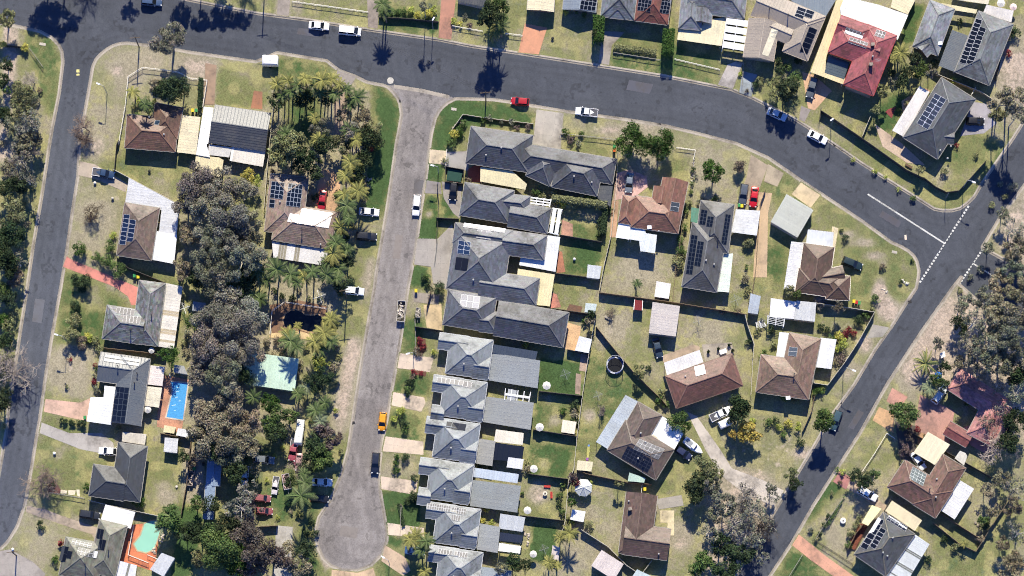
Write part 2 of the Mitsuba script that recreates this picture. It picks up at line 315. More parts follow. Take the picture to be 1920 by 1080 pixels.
# ---------------------------------------------------------------- plants
def leaf_cards(c, n, size, col, r):
    """One small bent leaf spray per centre: two triangles across a random frame round its normal."""
    k = len(c); n = n / (np.linalg.norm(n, axis=1, keepdims=True) + 1e-9)
    a = np.cross(n, r.normal(size=(k, 3))); a /= np.linalg.norm(a, axis=1, keepdims=True) + 1e-9
    b = np.cross(n, a); sa = size * (.65 + .7 * r.random((k, 1))); sb = sa * (.45 + .3 * r.random((k, 1)))
    v = np.stack([c - a * sa, c - b * sb + n * sb * .25, c + a * sa, c + b * sb - n * sb * .2], 1).reshape(-1, 3)
    i = np.arange(k)[:, None] * 4
    return v, np.vstack([i + [0, 1, 2], i + [0, 2, 3]]), np.repeat(col, 4, axis=0)
def crown_mesh(m, c, rx, ry, rz, nl, leaf, col, r, clump=.3, gap=.0, low=-.35, cvar=.25, tone=None):
    K = max(5, int((1.6 if gap else 2.8) / clump ** 2)); mean = (rx + ry) / 2
    d = r.normal(size=(K, 3)); d[:, 2] = np.abs(d[:, 2]) * .9 + low * r.random(K); d /= np.linalg.norm(d, axis=1, keepdims=True)
    rad = (.35 + .5 * r.random((K, 1)) ** .6) * (1 + .22 * np.sin(3 * np.arctan2(d[:, 1:2], d[:, :1]) + r.random() * 6))
    cc = c + d * rad * [rx, ry, rz]
    rk = clump * mean * (.75 + .55 * r.random(K)); keep = r.random(K) > gap; cc, rk = cc[keep], rk[keep]; K = len(cc)
    tint = 1 + cvar * (r.random((K, 1)) * 2 - 1)
    hue = np.asarray(tone if tone is not None else col) * 1.0
    base = np.where(r.random((K, 1)) < .3, hue, np.asarray(col)) * tint
    w = rk ** 2; idx = r.choice(K, nl, p=w / w.sum())
    dd = r.normal(size=(nl, 3)); dd[:, 2] += .35; dd /= np.linalg.norm(dd, axis=1, keepdims=True)
    p = cc[idx] + dd * rk[idx][:, None] * (.55 + .5 * r.random((nl, 1))) * [1, 1, .8]
    p[:, 2] = np.maximum(p[:, 2], .15 + .1 * r.random(nl))
    cl = base[idx] * (1 + .3 * (r.random((nl, 1)) * 2 - 1)) * (1 + .1 * (r.random((nl, 3)) * 2 - 1))
    m.add(*leaf_cards(p, dd + .7 * r.normal(size=(nl, 3)), leaf, np.clip(cl, .003, .9), r))
    return cc
KINDS = {'wisp': ('8d9080', 'a09c8c', .22, 11, .17, .42, 'cfc8bc', 1.8, .6),
      # colour, second colour, leaf, leaves per square metre of crown, clump, gap, bark, height/radius, depth
    'gum': ('97948a', 'a09a8b', .21, 50, .25, .1, 'b8b0a2', 1.5, .7), 'gumg': ('868b78', '999889', .21, 48, .24, .12, 'b8b0a2', 1.6, .7),
    'gumb': ('a09a82', 'a9a088', .24, 44, .25, .06, '9a8c7c', 1.4, .7), 'dark': ('46563f', '566548', .24, 44, .28, .0, '4b4034', 1.6, .75),
    'green': ('637a4b', '768b54', .24, 44, .27, .0, '55483a', 1.45, .7), 'lush': ('4a6637', '607a42', .22, 46, .26, .0, '55483a', 1.3, .75),
    'olive': ('8f936d', 'a0a176', .24, 40, .27, .05, '6b5f50', 1.35, .65), 'yellow': ('c3bf66', 'd0cb72', .22, 42, .26, .0, '5f5444', 1.2, .7),
    'lime': ('aab45e', 'bac26e', .22, 42, .26, .0, '5f5444', 1.2, .7), 'purple': ('7d716c', '8a7d74', .26, 34, .25, .04, '5a4a42', 1.3, .65),
    'red': ('843a44', '94484a', .2, 46, .28, .0, '5a4038', 1.2, .7), 'brown': ('857b6c', '948876', .24, 30, .26, .1, '5c4e42', 1.2, .6),
    'wattle': ('ccb968', 'd9c878', .28, 40, .22, .03, '5f5444', 1.3, .65)}
DESC = {'wisp': 'open wispy gum tree', 'gum': 'grey leaved gum tree', 'gumg': 'grey green gum tree', 'gumb': 'brownish gum tree', 'dark': 'dark evergreen tree', 'green': 'mid green tree', 'lush': 'dense green tree', 'olive': 'olive green tree',
        'yellow': 'yellow flowering tree', 'lime': 'yellow green tree', 'purple': 'purplish brown tree', 'red': 'dark red leaved tree', 'brown': 'thin brownish tree', 'wattle': 'golden yellow wattle tree'}
def tree(px, py, r, kind, h=None, label=None, leafk=1.0, ry=None, seed=None):
    """A tree whose crown is seen at photo pixel (px, py) with radius r pixels."""
    col, tone, leaf, dens, clump, gap, bark, hk, dk = KINDS[kind]
    p = PP([px, py])[0]; R = r * S * (SC if SC != 1 else 1); Ry = (ry or r) * S * (SC if SC != 1 else 1); rs = np.random.default_rng(int(p[0] * 131 + p[1] * 7) if seed is None else seed)
    H = h or min(16, max(2.5, R * hk + 2.2)); H *= 1 + .25 * (rs.random() - .5) * (h is None); zc = H - R * dk * .75
    if zc < H * .45: zc = H * .5
    c = np.array([*W(p, zc), zc]); rz = min(R * dk, H - zc + .3)
    k = thing('tree', label, 'tree', at=p, desc=DESC[kind])
    t = M(); m = M(); own = (.8 + .4 * rs.random()) * (1 + .03 * rs.normal(size=3))
    nl = int(min(14000, max(400, dens * 2.1 * np.pi * R * Ry * leafk)))
    ctr = crown_mesh(m, c, R, Ry, rz, nl, leaf * (.85 if R > 2.5 else .7), lin(col) * .82 * own, rs, clump * (.85 + .35 * rs.random()), gap, tone=lin(tone) * .82 * own)
    foot = c[:2] + rs.normal(size=2) * R * .08
    tr = max(.09, R * .055); top = np.array([*c[:2], zc - rz * .25])
    bend = (np.array([*foot, -.1]) + top) / 2 + [*(rs.normal(size=2) * R * .06), 0]
    t.tube([[*foot, -.1], bend, top], [tr * 1.25, tr * .9, tr * .65], 7, lin(bark))
    for q in ctr[rs.permutation(len(ctr))[:max(4, min(26 if kind == 'wisp' else 14, int(R * (4 if kind == 'wisp' else 2.2))))]]:
        s0 = bend + (top - bend) * (.3 + .7 * rs.random()); mid = (s0 + q) / 2 + rs.normal(size=3) * R * .06
        if kind[0] in 'gw' and kind != 'green' and rs.random() < .6: q = c + (q - c) * 1.22
        t.tube([s0, mid, q], [tr * .5, tr * .32, tr * .12], 5, lin(bark) * (1.2 if kind.startswith('gum') else 1))
    part(k, 'trunk', t.shape('matte', True)); part(k, 'crown', m.shape('foliage'))
SDESC = {'wisp': 'open wispy gum tree', 'dark': 'dark green shrub', 'green': 'green shrub', 'lush': 'leafy green shrub', 'olive': 'olive green shrub', 'yellow': 'bright yellow shrub', 'lime': 'yellow green shrub', 'red': 'red leaved shrub',
         'purple': 'purplish shrub', 'brown': 'brownish shrub', 'gum': 'grey green shrub', 'gumg': 'greyish shrub', 'wattle': 'golden shrub', 'gumb': 'dry brown shrub'}
def shrub(px, py, r, kind='green', h=None, label=None, ry=None, clip=False, desc=None):
    col, tone, leaf, dens, clump, gap, bark, hk, dk = KINDS[kind]
    p = PP([px, py])[0]; R = r * S * (SC if SC != 1 else 1); Ry = (ry or r) * S * (SC if SC != 1 else 1); rs = np.random.default_rng(int(p[0] * 57 + p[1] * 13))
    H = h or max(.6, min(R * (2.2 if clip else 1.6), 3.6 if clip else 3)); zc = GZ + H * .5
    c = np.array([*W(p, zc), zc]); k = thing('shrub', label, 'shrub', at=p, desc=desc or ('clipped round ' if clip else '') + SDESC[kind])
    t = M(); m = M()
    for q in range(3): t.tube([[*(c[:2] + rs.normal(size=2) * .05), 0], [*(c[:2] + rs.normal(size=2) * R * .3), zc]], [.05, .02], 5, lin(bark))
    crown_mesh(m, c, R * (.98 if clip else 1), Ry, H * .5, int(max(140, min(6000, (260 if clip else 110) * np.pi * R * Ry))), .14 if R > .7 else .11, lin(col), rs, .5 if clip else .38, 0, low=-.9, cvar=.1 if clip else .25, tone=lin(tone))
    part(k, 'stem', t.shape('matte')); part(k, 'leaves', m.shape('foliage'))
def hedge(poly, h, kind='green', label=None, desc='clipped green hedge'):
    col, tone, leaf, dens, clump, gap, bark, hk, dk = KINDS[kind]
    q = W(PP(poly), h * .7); pg = Polygon(q).buffer(0); rs = np.random.default_rng(int(abs(q[0, 0] * 100)) + 3)
    k = thing('hedge', label, 'hedge', at=np.mean(PP(poly), axis=0), desc=desc)
    x0, y0, x1, y1 = pg.bounds; n = int(pg.area * 110) + 200
    p = np.column_stack([rs.uniform(x0, x1, n * 2), rs.uniform(y0, y1, n * 2), np.zeros(n * 2)]); p = p[shapely.contains_xy(pg, p[:, 0], p[:, 1])][:n]
    e = np.array([shapely.Point(a[:2]).distance(pg.exterior) for a in p]); top = h * (1 - .25 * np.exp(-e / .25)) * (1 + .06 * np.sin(p[:, 0] * 3) + .05 * rs.normal(size=len(p)))
    u = rs.random(len(p)); p[:, 2] = GZ + np.where(u < .6, top, top * rs.random(len(p)))
    cl = lin(col) * (1 + .35 * (rs.random((len(p), 1)) * 2 - 1)); nn = rs.normal(size=(len(p), 3)) * .6 + [0, 0, 1]
    part(k, 'leaves', M().add(*leaf_cards(p, nn, .17, cl, rs)).shape('foliage'))
    t = M()
    for q in range(max(2, int(pg.area))):
        a = p[rs.integers(len(p))]; t.tube([[a[0], a[1], 0], [a[0], a[1], a[2] * .8]], [.04, .02], 4, lin(bark))
    part(k, 'stem', t.shape('matte'), kind='stuff')
def frond_mesh(r, L, droop, col, wide):
    m = M(); n = 12; t = np.linspace(0, 1, n)
    x = L * (t - .12 * droop * t ** 2); z = L * (.42 * t - (.45 + .5 * droop) * t ** 2); y = L * .03 * np.sin(t * 3) * r.normal()
    p = np.column_stack([x, y * np.ones(n), z]); m.tube(p, np.linspace(.05, .012, n), 3, np.asarray(col) * 1.2)
    for i in range(1, n):
        for s_ in (-1, 1):
            for h in (0, .5):
                b = p[i] if h == 0 else (p[i] + p[i - 1]) / 2
                ln = wide * L * math.sin(math.pi * min(1, (.12 + .86 * t[i]))) ** .6 * (.85 + .3 * r.random())
                tip = b + [ln * .45, s_ * ln * .85, -ln * (.15 + .35 * droop)]; w = .055 * L / 2.4
                c = np.asarray(col) * (.75 + .5 * r.random())
                m.add([b - [w, 0, 0], b + [w, 0, 0], tip], [[0, 1, 2]], np.clip(c, 0, .9))
    return m
_fr = np.random.default_rng(5)
FRONDS = {}
def frond(kind):
    if kind not in FRONDS:
        cols = {'green': ['5f7148', '74815a', '4d6040'], 'gold': ['8f9058', '9f9c60', '717a48'], 'grey': ['7d8a70', '8c9678', '6d7c64'], 'spiky': ['77845a', '9a9a62', '5f6e4a']}[kind]
        FRONDS[kind] = [frond_mesh(_fr, 1.0, d, lin(c), .25 if kind != 'spiky' else .12).shape('foliage') for d, c in zip((.15, .5, .95), cols)]
    return FRONDS[kind]
def palm(px, py, r, kind='green', h=None, n=15, label=None, desc=None):
    p = PP([px, py])[0]; R = r * S * (SC if SC != 1 else 1); H = h or 6.5; rs = np.random.default_rng(int(p[0] * 91 + p[1] * 17))
    c = np.array([*W(p, H), H]); k = thing('palm', label, 'palm', at=p, desc=desc or {'green': 'green feathery palm', 'gold': 'yellowish feathery palm', 'grey': 'grey green palm', 'spiky': 'spiky leaved palm'}[kind])
    foot = c[:2] + rs.normal(size=2) * .25; t = M()
    pts = [[*foot, -.1], [*((foot * .6 + c[:2] * .4) + rs.normal(size=2) * .1), H * .4], [*c[:2], H - .05]]
    t.tube(pts, [.2, .14, .12], 7, lin('8a7d6c')); t.tube([[*c[:2], H - .5], [*c[:2], H + .1]], [.17, .1], 7, lin('7c8a4e'))
    part(k, 'trunk', t.shape('matte', True))
    fr = frond(kind); n = max(9, int(n * (.75 + .5 * rs.random()))); R *= .85 + .3 * rs.random(); tilt = rs.normal(size=2) * 7
    for i in range(n):
        a = 360 * (i * .618 + rs.random() * .06); u = i / n
        sh = fr[0 if u < .3 else 1 if u < .7 else 2]; sc = R * (1.02 if u > .25 else .85) * (.88 + .24 * rs.random())
        if i == 0: dead_fronds(k, c, R, rs)
        part(k, 'frond', {**sh, 'to_world': T4().translate(c.tolist()).rotate([1, 0, 0], float(tilt[0])).rotate([0, 1, 0], float(tilt[1])).rotate([0, 0, 1], a).rotate([0, 1, 0], float(8 - 26 * (1 - u) + 8 * rs.normal())).scale(float(sc))})
_dead = []
def dead_fronds(k, c, R, rs):
    if not _dead: _dead.append(frond_mesh(_fr, 1.0, 1.3, lin('9a8460'), .12).shape('foliage'))
    for i in range(rs.integers(1, 4)): part(k, 'dead_frond', {**_dead[0], 'to_world': T4().translate((c - [0, 0, .25]).tolist()).rotate([0, 0, 1], float(rs.random() * 360)).rotate([0, 1, 0], float(35 + 25 * rs.random())).scale(float(R * .8))})
def bare_tree(px, py, r, h=7, col='8f8378', label=None, lean=(0, 0), thick=1.0, desc='leafless tree'):
    p = PP([px, py])[0]; R = r * S * (SC if SC != 1 else 1); rs = np.random.default_rng(int(p[0] * 71 + p[1] * 3))
    f = W(p, h * .5); k = thing('tree', label, 'tree', at=p, desc=desc); t, tw = M(), M()
    def grow(b, d, ln, rad, lv):
        n = 4; q = [b]
        for i in range(n): d = unit(d + rs.normal(size=3) * .16 + [0, 0, .04]); q.append(q[-1] + d * ln / n)
        (t if lv < 2 else tw).tube(q, np.linspace(rad, rad * .55, n + 1) + (.007 if lv > 1 else 0), 6 if lv < 2 else 3, lin(col) * (.85 + .3 * rs.random()))
        if lv < 4:
            for j in range([7, 6, 5, 4][lv]):
                s_ = q[1 + rs.integers(n)] if lv else q[2 + rs.integers(n - 1)]
                side = unit(np.cross(d, rs.normal(size=3))); grow(s_, unit(d * (.55 if lv else .35) + side * .85 + [0, 0, .12]), ln * (.62 if lv else .8), rad * .5, lv + 1)
    base = np.array([*(f + np.array(lean) * S), -.1])
    grow(base, np.array([0, 0, 1.]), max(h * .42, 1.2), .16 * thick * (h / 7), 0)
    s_ = R * 1.15 / (max(1e-3, np.percentile(np.linalg.norm(np.vstack(tw.v)[:, :2] - base[:2], axis=1), 88)))
    for m in (t, tw):
        m.v = [np.column_stack([(v[:, :2] - base[:2]) * s_ + base[:2], v[:, 2]]) for v in m.v]
    part(k, 'trunk', t.shape('matte', True)); part(k, 'twigs', tw.shape('matte'))
# ---------------------------------------------------------------- vehicles (built once per type, x forwards, on z = 0)
def ring(x, hw, z0, z1, n=4):
    zz = [z0, z0 + .12 * (z1 - z0), z0 + .55 * (z1 - z0), z1 - .12 * (z1 - z0), z1]; yy = [hw * .86, hw * .98, hw, hw * .94, hw * .8]
    return np.array([[x, -y, z] for y, z in zip(yy, zz)] + [[x, 0, z1 + .02]] + [[x, y, z] for y, z in zip(yy[::-1], zz[::-1])])
def loft(secs, c=(1, 1, 1)):
    R = np.array(secs); n, k = R.shape[:2]; m = M(); i, j = np.meshgrid(np.arange(n - 1), np.arange(k), indexing='ij')
    m.add(R.reshape(-1, 3), np.stack([i * k + j, i * k + (j + 1) % k, (i + 1) * k + (j + 1) % k, (i + 1) * k + j], -1).reshape(-1, 4)[:, ::-1], c)
    m.poly(R[0], c); m.poly(R[-1][::-1], c); return m
SPEC = {'sedan': (4.6, .89, 1.42, [(-2.3, .8, .62), (-2.2, .86, .84), (-1.5, .89, .9), (-.5, .9, .9), (.8, .9, .9), (1.2, .88, .86), (2.0, .84, .74), (2.28, .74, .6)], (-1.75, -1.0, .35, 1.15), .66),
        'hatch': (4.1, .87, 1.48, [(-2.05, .8, .7), (-1.98, .86, .9), (-1.2, .88, .92), (0, .88, .92), (.85, .87, .9), (1.2, .86, .86), (1.8, .82, .74), (2.05, .72, .6)], (-1.98, -1.55, .3, 1.1), .66),
        'wagon': (4.75, .9, 1.5, [(-2.38, .82, .7), (-2.3, .88, .92), (-1.2, .91, .95), (0, .91, .95), (1.0, .9, .93), (1.3, .88, .88), (2.1, .84, .76), (2.36, .74, .62)], (-2.3, -1.9, .4, 1.2), .68),
        'suv': (4.7, .93, 1.74, [(-2.35, .86, .8), (-2.28, .92, 1.06), (-1.2, .94, 1.1), (0, .94, 1.1), (1.0, .93, 1.08), (1.25, .91, 1.02), (2.1, .87, .92), (2.34, .78, .74)], (-2.28, -1.95, .3, 1.1), .72),
        'van': (5.0, .95, 1.95, [(-2.5, .9, .9), (-2.45, .95, 1.15), (-1, .96, 1.2), (.6, .96, 1.2), (1.6, .95, 1.15), (1.9, .92, 1.02), (2.3, .88, .9), (2.48, .8, .74)], (-2.46, -2.35, 1.0, 1.85), .8),
        'ute': (5.1, .92, 1.7, [(-2.55, .86, .7), (-2.5, .9, .98), (-1.2, .92, 1.0), (0, .92, 1.02), (1.1, .91, 1.02), (1.4, .9, .98), (2.3, .86, .88), (2.53, .77, .7)], (-.75, -.5, .55, 1.3), .7)}
def wheel_shapes(r):
    t = M(); a = np.linspace(0, 2 * np.pi, 19)[:-1]
    prof = [(-.11, r * .62), (-.11, r * .93), (-.07, r), (.07, r), (.11, r * .93), (.11, r * .62)]
    for (y0, r0), (y1, r1) in zip(prof[:-1], prof[1:]):
        p = np.array([[r0 * np.cos(x), y0, r0 * np.sin(x)] for x in a] + [[r1 * np.cos(x), y1, r1 * np.sin(x)] for x in a]); i = np.arange(18)
        t.add(p, np.stack([i, (i + 1) % 18, (i + 1) % 18 + 18, i + 18], 1), (.02, .02, .02))
    d = M()
    for y in (-.09, .09): d.poly([[r * .63 * np.cos(x), y, r * .63 * np.sin(x)] for x in a], (.5, .5, .5))
    return t.shape('rubber', True), d.shape('chrome')
CARS = {}
def car_parts(kind):
    if kind in CARS: return CARS[kind]
    L, hw, top, secs, (r0, r1, f1, f0), belt = SPEC[kind]; out = []
    out.append(('body', loft([ring(x, w, .24, z) for x, w, z in secs]).shape('gloss', 35), 'paint'))
    zb = max(z for _, _, z in secs) - .04; ww, wt = hw * .9, hw * .74
    def fr(x, w, z): return [[x, -w, z], [x, w, z]]
    g = [[r0, -ww, zb], [r0, ww, zb], [f0, ww, zb], [f0, -ww, zb], [r1, -wt, top - .05], [r1, wt, top - .05], [f1, wt, top - .05], [f1, -wt, top - .05]]
    g = np.array(g)
    out.append(('cabin', M().add(g, [[0, 1, 5, 4], [1, 2, 6, 5], [2, 3, 7, 6], [3, 0, 4, 7], [4, 5, 6, 7]], (1, 1, 1)).shape('gloss'), 'paint'))
    rf = M(); n = 7
    P = np.array([[[r1 + (f1 - r1) * i / (n - 1) + (.04 if i in (0, n - 1) else 0) * (1 if i == 0 else -1), wt * (1.02 if 0 < i < n - 1 else .9) * s_, top - .05 + (.05 if abs(s_) < .9 and 0 < i < n - 1 else .02)] for s_ in (-1, -.6, 0, .6, 1)] for i in range(n)])
    i, j = np.meshgrid(np.arange(n - 1), np.arange(4), indexing='ij'); rf.add(P.reshape(-1, 3), np.stack([i * 5 + j, (i + 1) * 5 + j, (i + 1) * 5 + j + 1, i * 5 + j + 1], -1).reshape(-1, 4), (1, 1, 1))
    out.append(('roof', rf.shape('gloss', True), 'paint'))
    def pane(a, b, c, d, ins=.08, off=.012):
        q = np.array([a, b, c, d]); ctr = q.mean(0); nn = unit(np.cross(q[1] - q[0], q[3] - q[0])); nn = nn if nn[2] > -.2 else -nn
        if nn @ (ctr - [(r0 + f0) / 2, 0, zb]) < 0: nn = -nn
        return M().poly(ctr + (q - ctr) * (1 - ins) + nn * off, (0, 0, 0)).shape('glass_dark')
    out.append(('windscreen', pane(g[3], g[2], g[6], g[7]), None)); out.append(('rear_window', pane(g[1], g[0], g[4], g[5], .14), None))
    for a, b, c, d in ((0, 3, 7, 4), (2, 1, 5, 6)):
        lo0, lo1, hi1, hi0 = g[a], g[b], g[c], g[d]
        for u0, u1 in ((.0, .47), (.5, .97)):
            out.append(('side_window', pane(lo0 + (lo1 - lo0) * u0, lo0 + (lo1 - lo0) * u1, hi0 + (hi1 - hi0) * u1, hi0 + (hi1 - hi0) * u0, .1), None))
    tw, dw = wheel_shapes(.33 if kind not in ('suv', 'ute', 'van') else .37); wr = .33 if kind not in ('suv', 'ute', 'van') else .37
    for x in (-L * .29, L * .3):
        for y in (-hw + .1, hw - .1): out.append(('wheel', {**tw, 'to_world': T4().translate([x, y, wr])}, None)); out.append(('wheel>rim', {**dw, 'to_world': T4().translate([x, y, wr])}, None))
    zf, zr = secs[-2][2], secs[0][2]
    for y in (-1, 1):
        out.append(('headlight', M().box([secs[-2][0] + .16, y * hw * .68, zf - .1], [.1, .16, .06], -y * .4, (.75, .78, .8)).shape('gloss'), None))
        out.append(('tail_light', M().box([secs[0][0] + .05, y * hw * .74, zr - .04], [.06, .13, .07], 0, (.35, .02, .02)).shape('gloss'), None))
        out.append(('mirror', M().box([f0 - .25, y * (hw + .09), zb + .02], [.07, .11, .07], 0, (.5, .5, .5)).shape('gloss'), 'paint'))
    if kind == 'ute':
        out.append(('tray', M().box([-1.62, 0, 1.0], [.86, .78, .012], 0, (.1, .1, .105)).box([-1.62, .85, 1.04], [.9, .05, .06], 0, (.8, .8, .8)).box([-1.62, -.85, 1.04], [.9, .05, .06], 0, (.8, .8, .8)).box([-2.48, 0, 1.04], [.04, .8, .06], 0, (.8, .8, .8)).shape('gloss'), None))
    CARS[kind] = out; return out
def car(px, py, ang, kind, col, label, z=None, cat=None, drop=(), group=None, scale=1.0, roof=None):
    """ang: where its front points in the photo, degrees clockwise from the right."""
    zz = GZ if z is None else z; p = W(PP([px, py])[0], zz + .8); k = thing({'ute': 'pickup_truck', 'van': 'van'}.get(kind, 'car'), label, cat or {'ute': 'pickup truck', 'van': 'van'}.get(kind, 'car'), group)
    tf = T4().translate([*p.tolist(), zz]).rotate([0, 0, 1], -ang).scale(scale); last = None
    for nm, sh, mt in car_parts(kind):
        if nm.split('>')[0] in drop: continue
        d = {**sh, 'to_world': tf @ sh['to_world'] if 'to_world' in sh else tf}
        if mt == 'paint': d['bsdf'] = {'type': 'ref', 'id': paint(roof if roof and nm in ('roof',) else col)}
        if '>' in nm: part(last, nm.split('>')[1], d)
        else: last = part(k, nm, d)
    mark('the ' + label.split(' parked')[0].split(' at ')[0].split(' in ')[0].split(' on ')[0].split(' under ')[0], PP([px, py])[0]) if False else None
    return k
# ---------------------------------------------------------------- fences, poles, small things
def fence(pts, h=1.8, col='6d6a62', cap=None, label=None, desc='tall dark panel fence', open_=False, th=.045, plen=2.4, capw=.042):
    q = W(PP(pts), 0); fl = W(PP(pts), h)
    q = fl                                           # the photo shows the top edge of a fence
    k = thing('fence', label, 'fence', at=np.mean(PP(pts), axis=0), desc=desc); cl, cc = lin(col), lin(cap or col)
    for a, b in zip(q[:-1], q[1:]):
        ln = np.linalg.norm(b - a); n = max(1, round(ln / plen)); an = math.atan2(*(b - a)[::-1])
        for i in range(n):
            c = a + (b - a) * (i + .5) / n; m = M(); hl = ln / n / 2
            if open_:
                m.box([*c, h - .05], [hl, .05, .04], an, cc); m.box([*c, h * .2], [hl, .025, .03], an, cl)
                for x in np.linspace(-hl, hl, int(hl / .09))[1:-1]: m.box([*(c + x * unit(b - a)), h * .52], [.012, .012, h * .4], an, cl)
            else:
                m.box([*c, h / 2], [hl - .02, th / 2, h / 2 - .02], an, jit(cl, .12))
                m.box([*c, h], [hl - .02, capw, .025], an, cc)
            part(k, 'panel', m.shape('matte'))
            part(k, 'post', M().box([*(a + (b - a) * i / n), h / 2], [.035, .035, h / 2 + .02], an, cc).shape('matte'))
        part(k, 'post', M().box([*b, h / 2], [.034, .034, h / 2 + .02], an, cc).shape('matte'))
def pole(px, py, h, label, wires=False, arm=None, base='power_pole', col='5d554c'):
    """px, py: the photo pixel of its foot."""
    f = W(PP([px, py])[0], 0); k = thing(base, label, base.replace('_', ' ')); r = .15 if wires else .08
    part(k, 'post', M().tube([[*f, -.1], [*f, h]], [r, r * .7], 8, lin(col), True).shape('matte', 40))
    if wires: part(k, 'crossarm', M().box([*f, h - .5], [1.2, .06, .06], .1, lin('6b5d4c')).shape('matte'))
    if arm:
        d = np.array([arm[0], -arm[1]]) * S; e = f + d
        part(k, 'arm', M().tube([[*f, h - .2], [*(f + d * .5), h + .12], [*e, h + .1]], .05, 6, lin('b9bcc0')).shape('matte'))
        part(k, 'lamp_head', M().box([*e, h + .1], [.42, .16, .08], math.atan2(d[1], d[0]), lin('eef0f2')).shape('matte'))
def bin_(px, py, lid, label, z=GZ):
    p = W(PP([px, py])[0], 1.0); k = thing('wheelie_bin', label, 'bin')
    v = [[-.2, -.24], [.2, -.24], [.2, .24], [-.2, .24]]
    m = M(); lo = [[p[0] + x, p[1] + y, z] for x, y in v]; hi = [[p[0] + x * 1.35, p[1] + y * 1.35, z + .95] for x, y in v]
    m.add(lo + hi, [[0, 1, 5, 4], [1, 2, 6, 5], [2, 3, 7, 6], [3, 0, 4, 7], [4, 5, 6, 7]], lin('2f4a35')); part(k, 'body', m.shape('matte'))
    part(k, 'lid', M().box([*p, z + 1.0], [.31, .38, .05], 0, lin(lid)).shape('gloss'))
    for x in (-.2, .2): part(k, 'wheel', M().tube([[p[0] + x - .04, p[1] + .28, z + .1], [p[0] + x + .04, p[1] + .28, z + .1]], .1, 10, (.02, .02, .02), True).shape('rubber'))
def clothesline(px, py, r, label, col='9a9c9e', h=1.9):
    p = W(PP([px, py])[0], h); k = thing('clothesline', label, 'clothesline'); R = r * S * (SC if SC != 1 else 1)
    part(k, 'post', M().tube([[*p, 0], [*p, h]], .045, 6, lin(col)).shape('matte'))
    for a in np.arange(4) * np.pi / 2 + .35: part(k, 'arm', M().tube([[*p, h - .05], [p[0] + R * np.cos(a), p[1] + R * np.sin(a), h + .12]], .03 if col < 'd' else .05, 5, lin(col)).shape('matte'))
    m = M()
    for f in (.4, .6, .8, .98):
        q = [[p[0] + R * f * np.cos(a), p[1] + R * f * np.sin(a), h - .05 + .17 * f] for a in np.arange(5) * np.pi / 2 + .35]; m.tube(q, .012, 3, lin(col))
    part(k, 'wire', m.shape('matte'))
def round_table(px, py, r, label, col='d6d4cc', umbrella=True):
    R = r * S * (SC if SC != 1 else 1); h = 2.1 if umbrella else .75; p = W(PP([px, py])[0], h); k = thing('garden_umbrella' if umbrella else 'water_tank', label, 'umbrella' if umbrella else 'water tank')
    n = 8 if umbrella else 16; a = np.arange(n + 1) * 2 * np.pi / n
    if umbrella:
        for i in range(n): part(k, 'panel', M().poly([[p[0] + R * np.cos(a[i]), p[1] + R * np.sin(a[i]), h], [p[0] + R * np.cos(a[i + 1]), p[1] + R * np.sin(a[i + 1]), h], [*p, h + .38]], jit(lin(col), .06)).shape('matte'))
        part(k, 'pole', M().tube([[*p, 0], [*p, h + .45]], .03, 6, lin('8a8378')).shape('matte'))
    else:
        part(k, 'tank', M().tube([[*p, 0], [*p, h - .1], [*p, h], [*p, h + .08]], [R, R, R * .96, R * .3], 16, lin(col), True).shape('matte'))
        part(k, 'lid', M().tube([[*p, h + .05], [*p, h + .16]], R * .3, 10, lin('6f6f6c'), True).shape('matte'))
# ---------------------------------------------------------------- ground pieces
def area(z_of=None): pass
PAVED, DRIVE_LIST = [], []
def paved(name, pts, col, step=None, z=.004, label=None, bsdf='weathered', d=0, joint=.014):
    """A paved piece: concrete slabs (step = their size in metres) or one sheet."""
    q = W(PP(pts), GZ); pg = Polygon(q).buffer(0); DRIVE_LIST.append((name, pg)); c = lin(col); zz = GZ + z
    if step is None or not name:
        m = M(); fine_sheet(m, pg, zz, c); return struct(name, m.shape(bsdf), label)
    u = unit(q[(d + 1) % len(q)] - q[d]); w = np.array([-u[1], u[0]]); a, b = (q - q[d]) @ u, (q - q[d]) @ w
    k = struct(name, M().flat(pg, zz - .003, c * .6).shape('matte'), label)
    na, nb = max(1, round((a.max() - a.min()) / step)), max(1, round((b.max() - b.min()) / step)); sa, sb = (a.max() - a.min()) / na, (b.max() - b.min()) / nb
    for i in range(na):
        for j in range(nb):
            x0, y0 = a.min() + i * sa + joint, b.min() + j * sb + joint; x1, y1 = x0 + sa - 2 * joint, y0 + sb - 2 * joint
            cell = Polygon([q[d] + u * x + w * y for x, y in ((x0, y0), (x1, y0), (x1, y1), (x0, y1))]).intersection(pg.buffer(-.02))
            if cell.area < .05: continue
            m = M(); m.flat(cell, zz, jit(c, .045)); part(k, 'slab', m.shape(bsdf))
def fine_sheet(m, pg, z, c): m.flat(pg, z, c)
def patch(*a): pass
LAND = []
def land(pts, g=None, b=None, feather=1.0): LAND.append((PP(pts), g, b, feather))
def blob(px, py, r, g=None, b=None, ry=None):
    p = PP([px, py])[0]; LAND.append((p, g, b, (r * SC if SC != 1 else r, (ry or r) * (SC if SC != 1 else 1))))
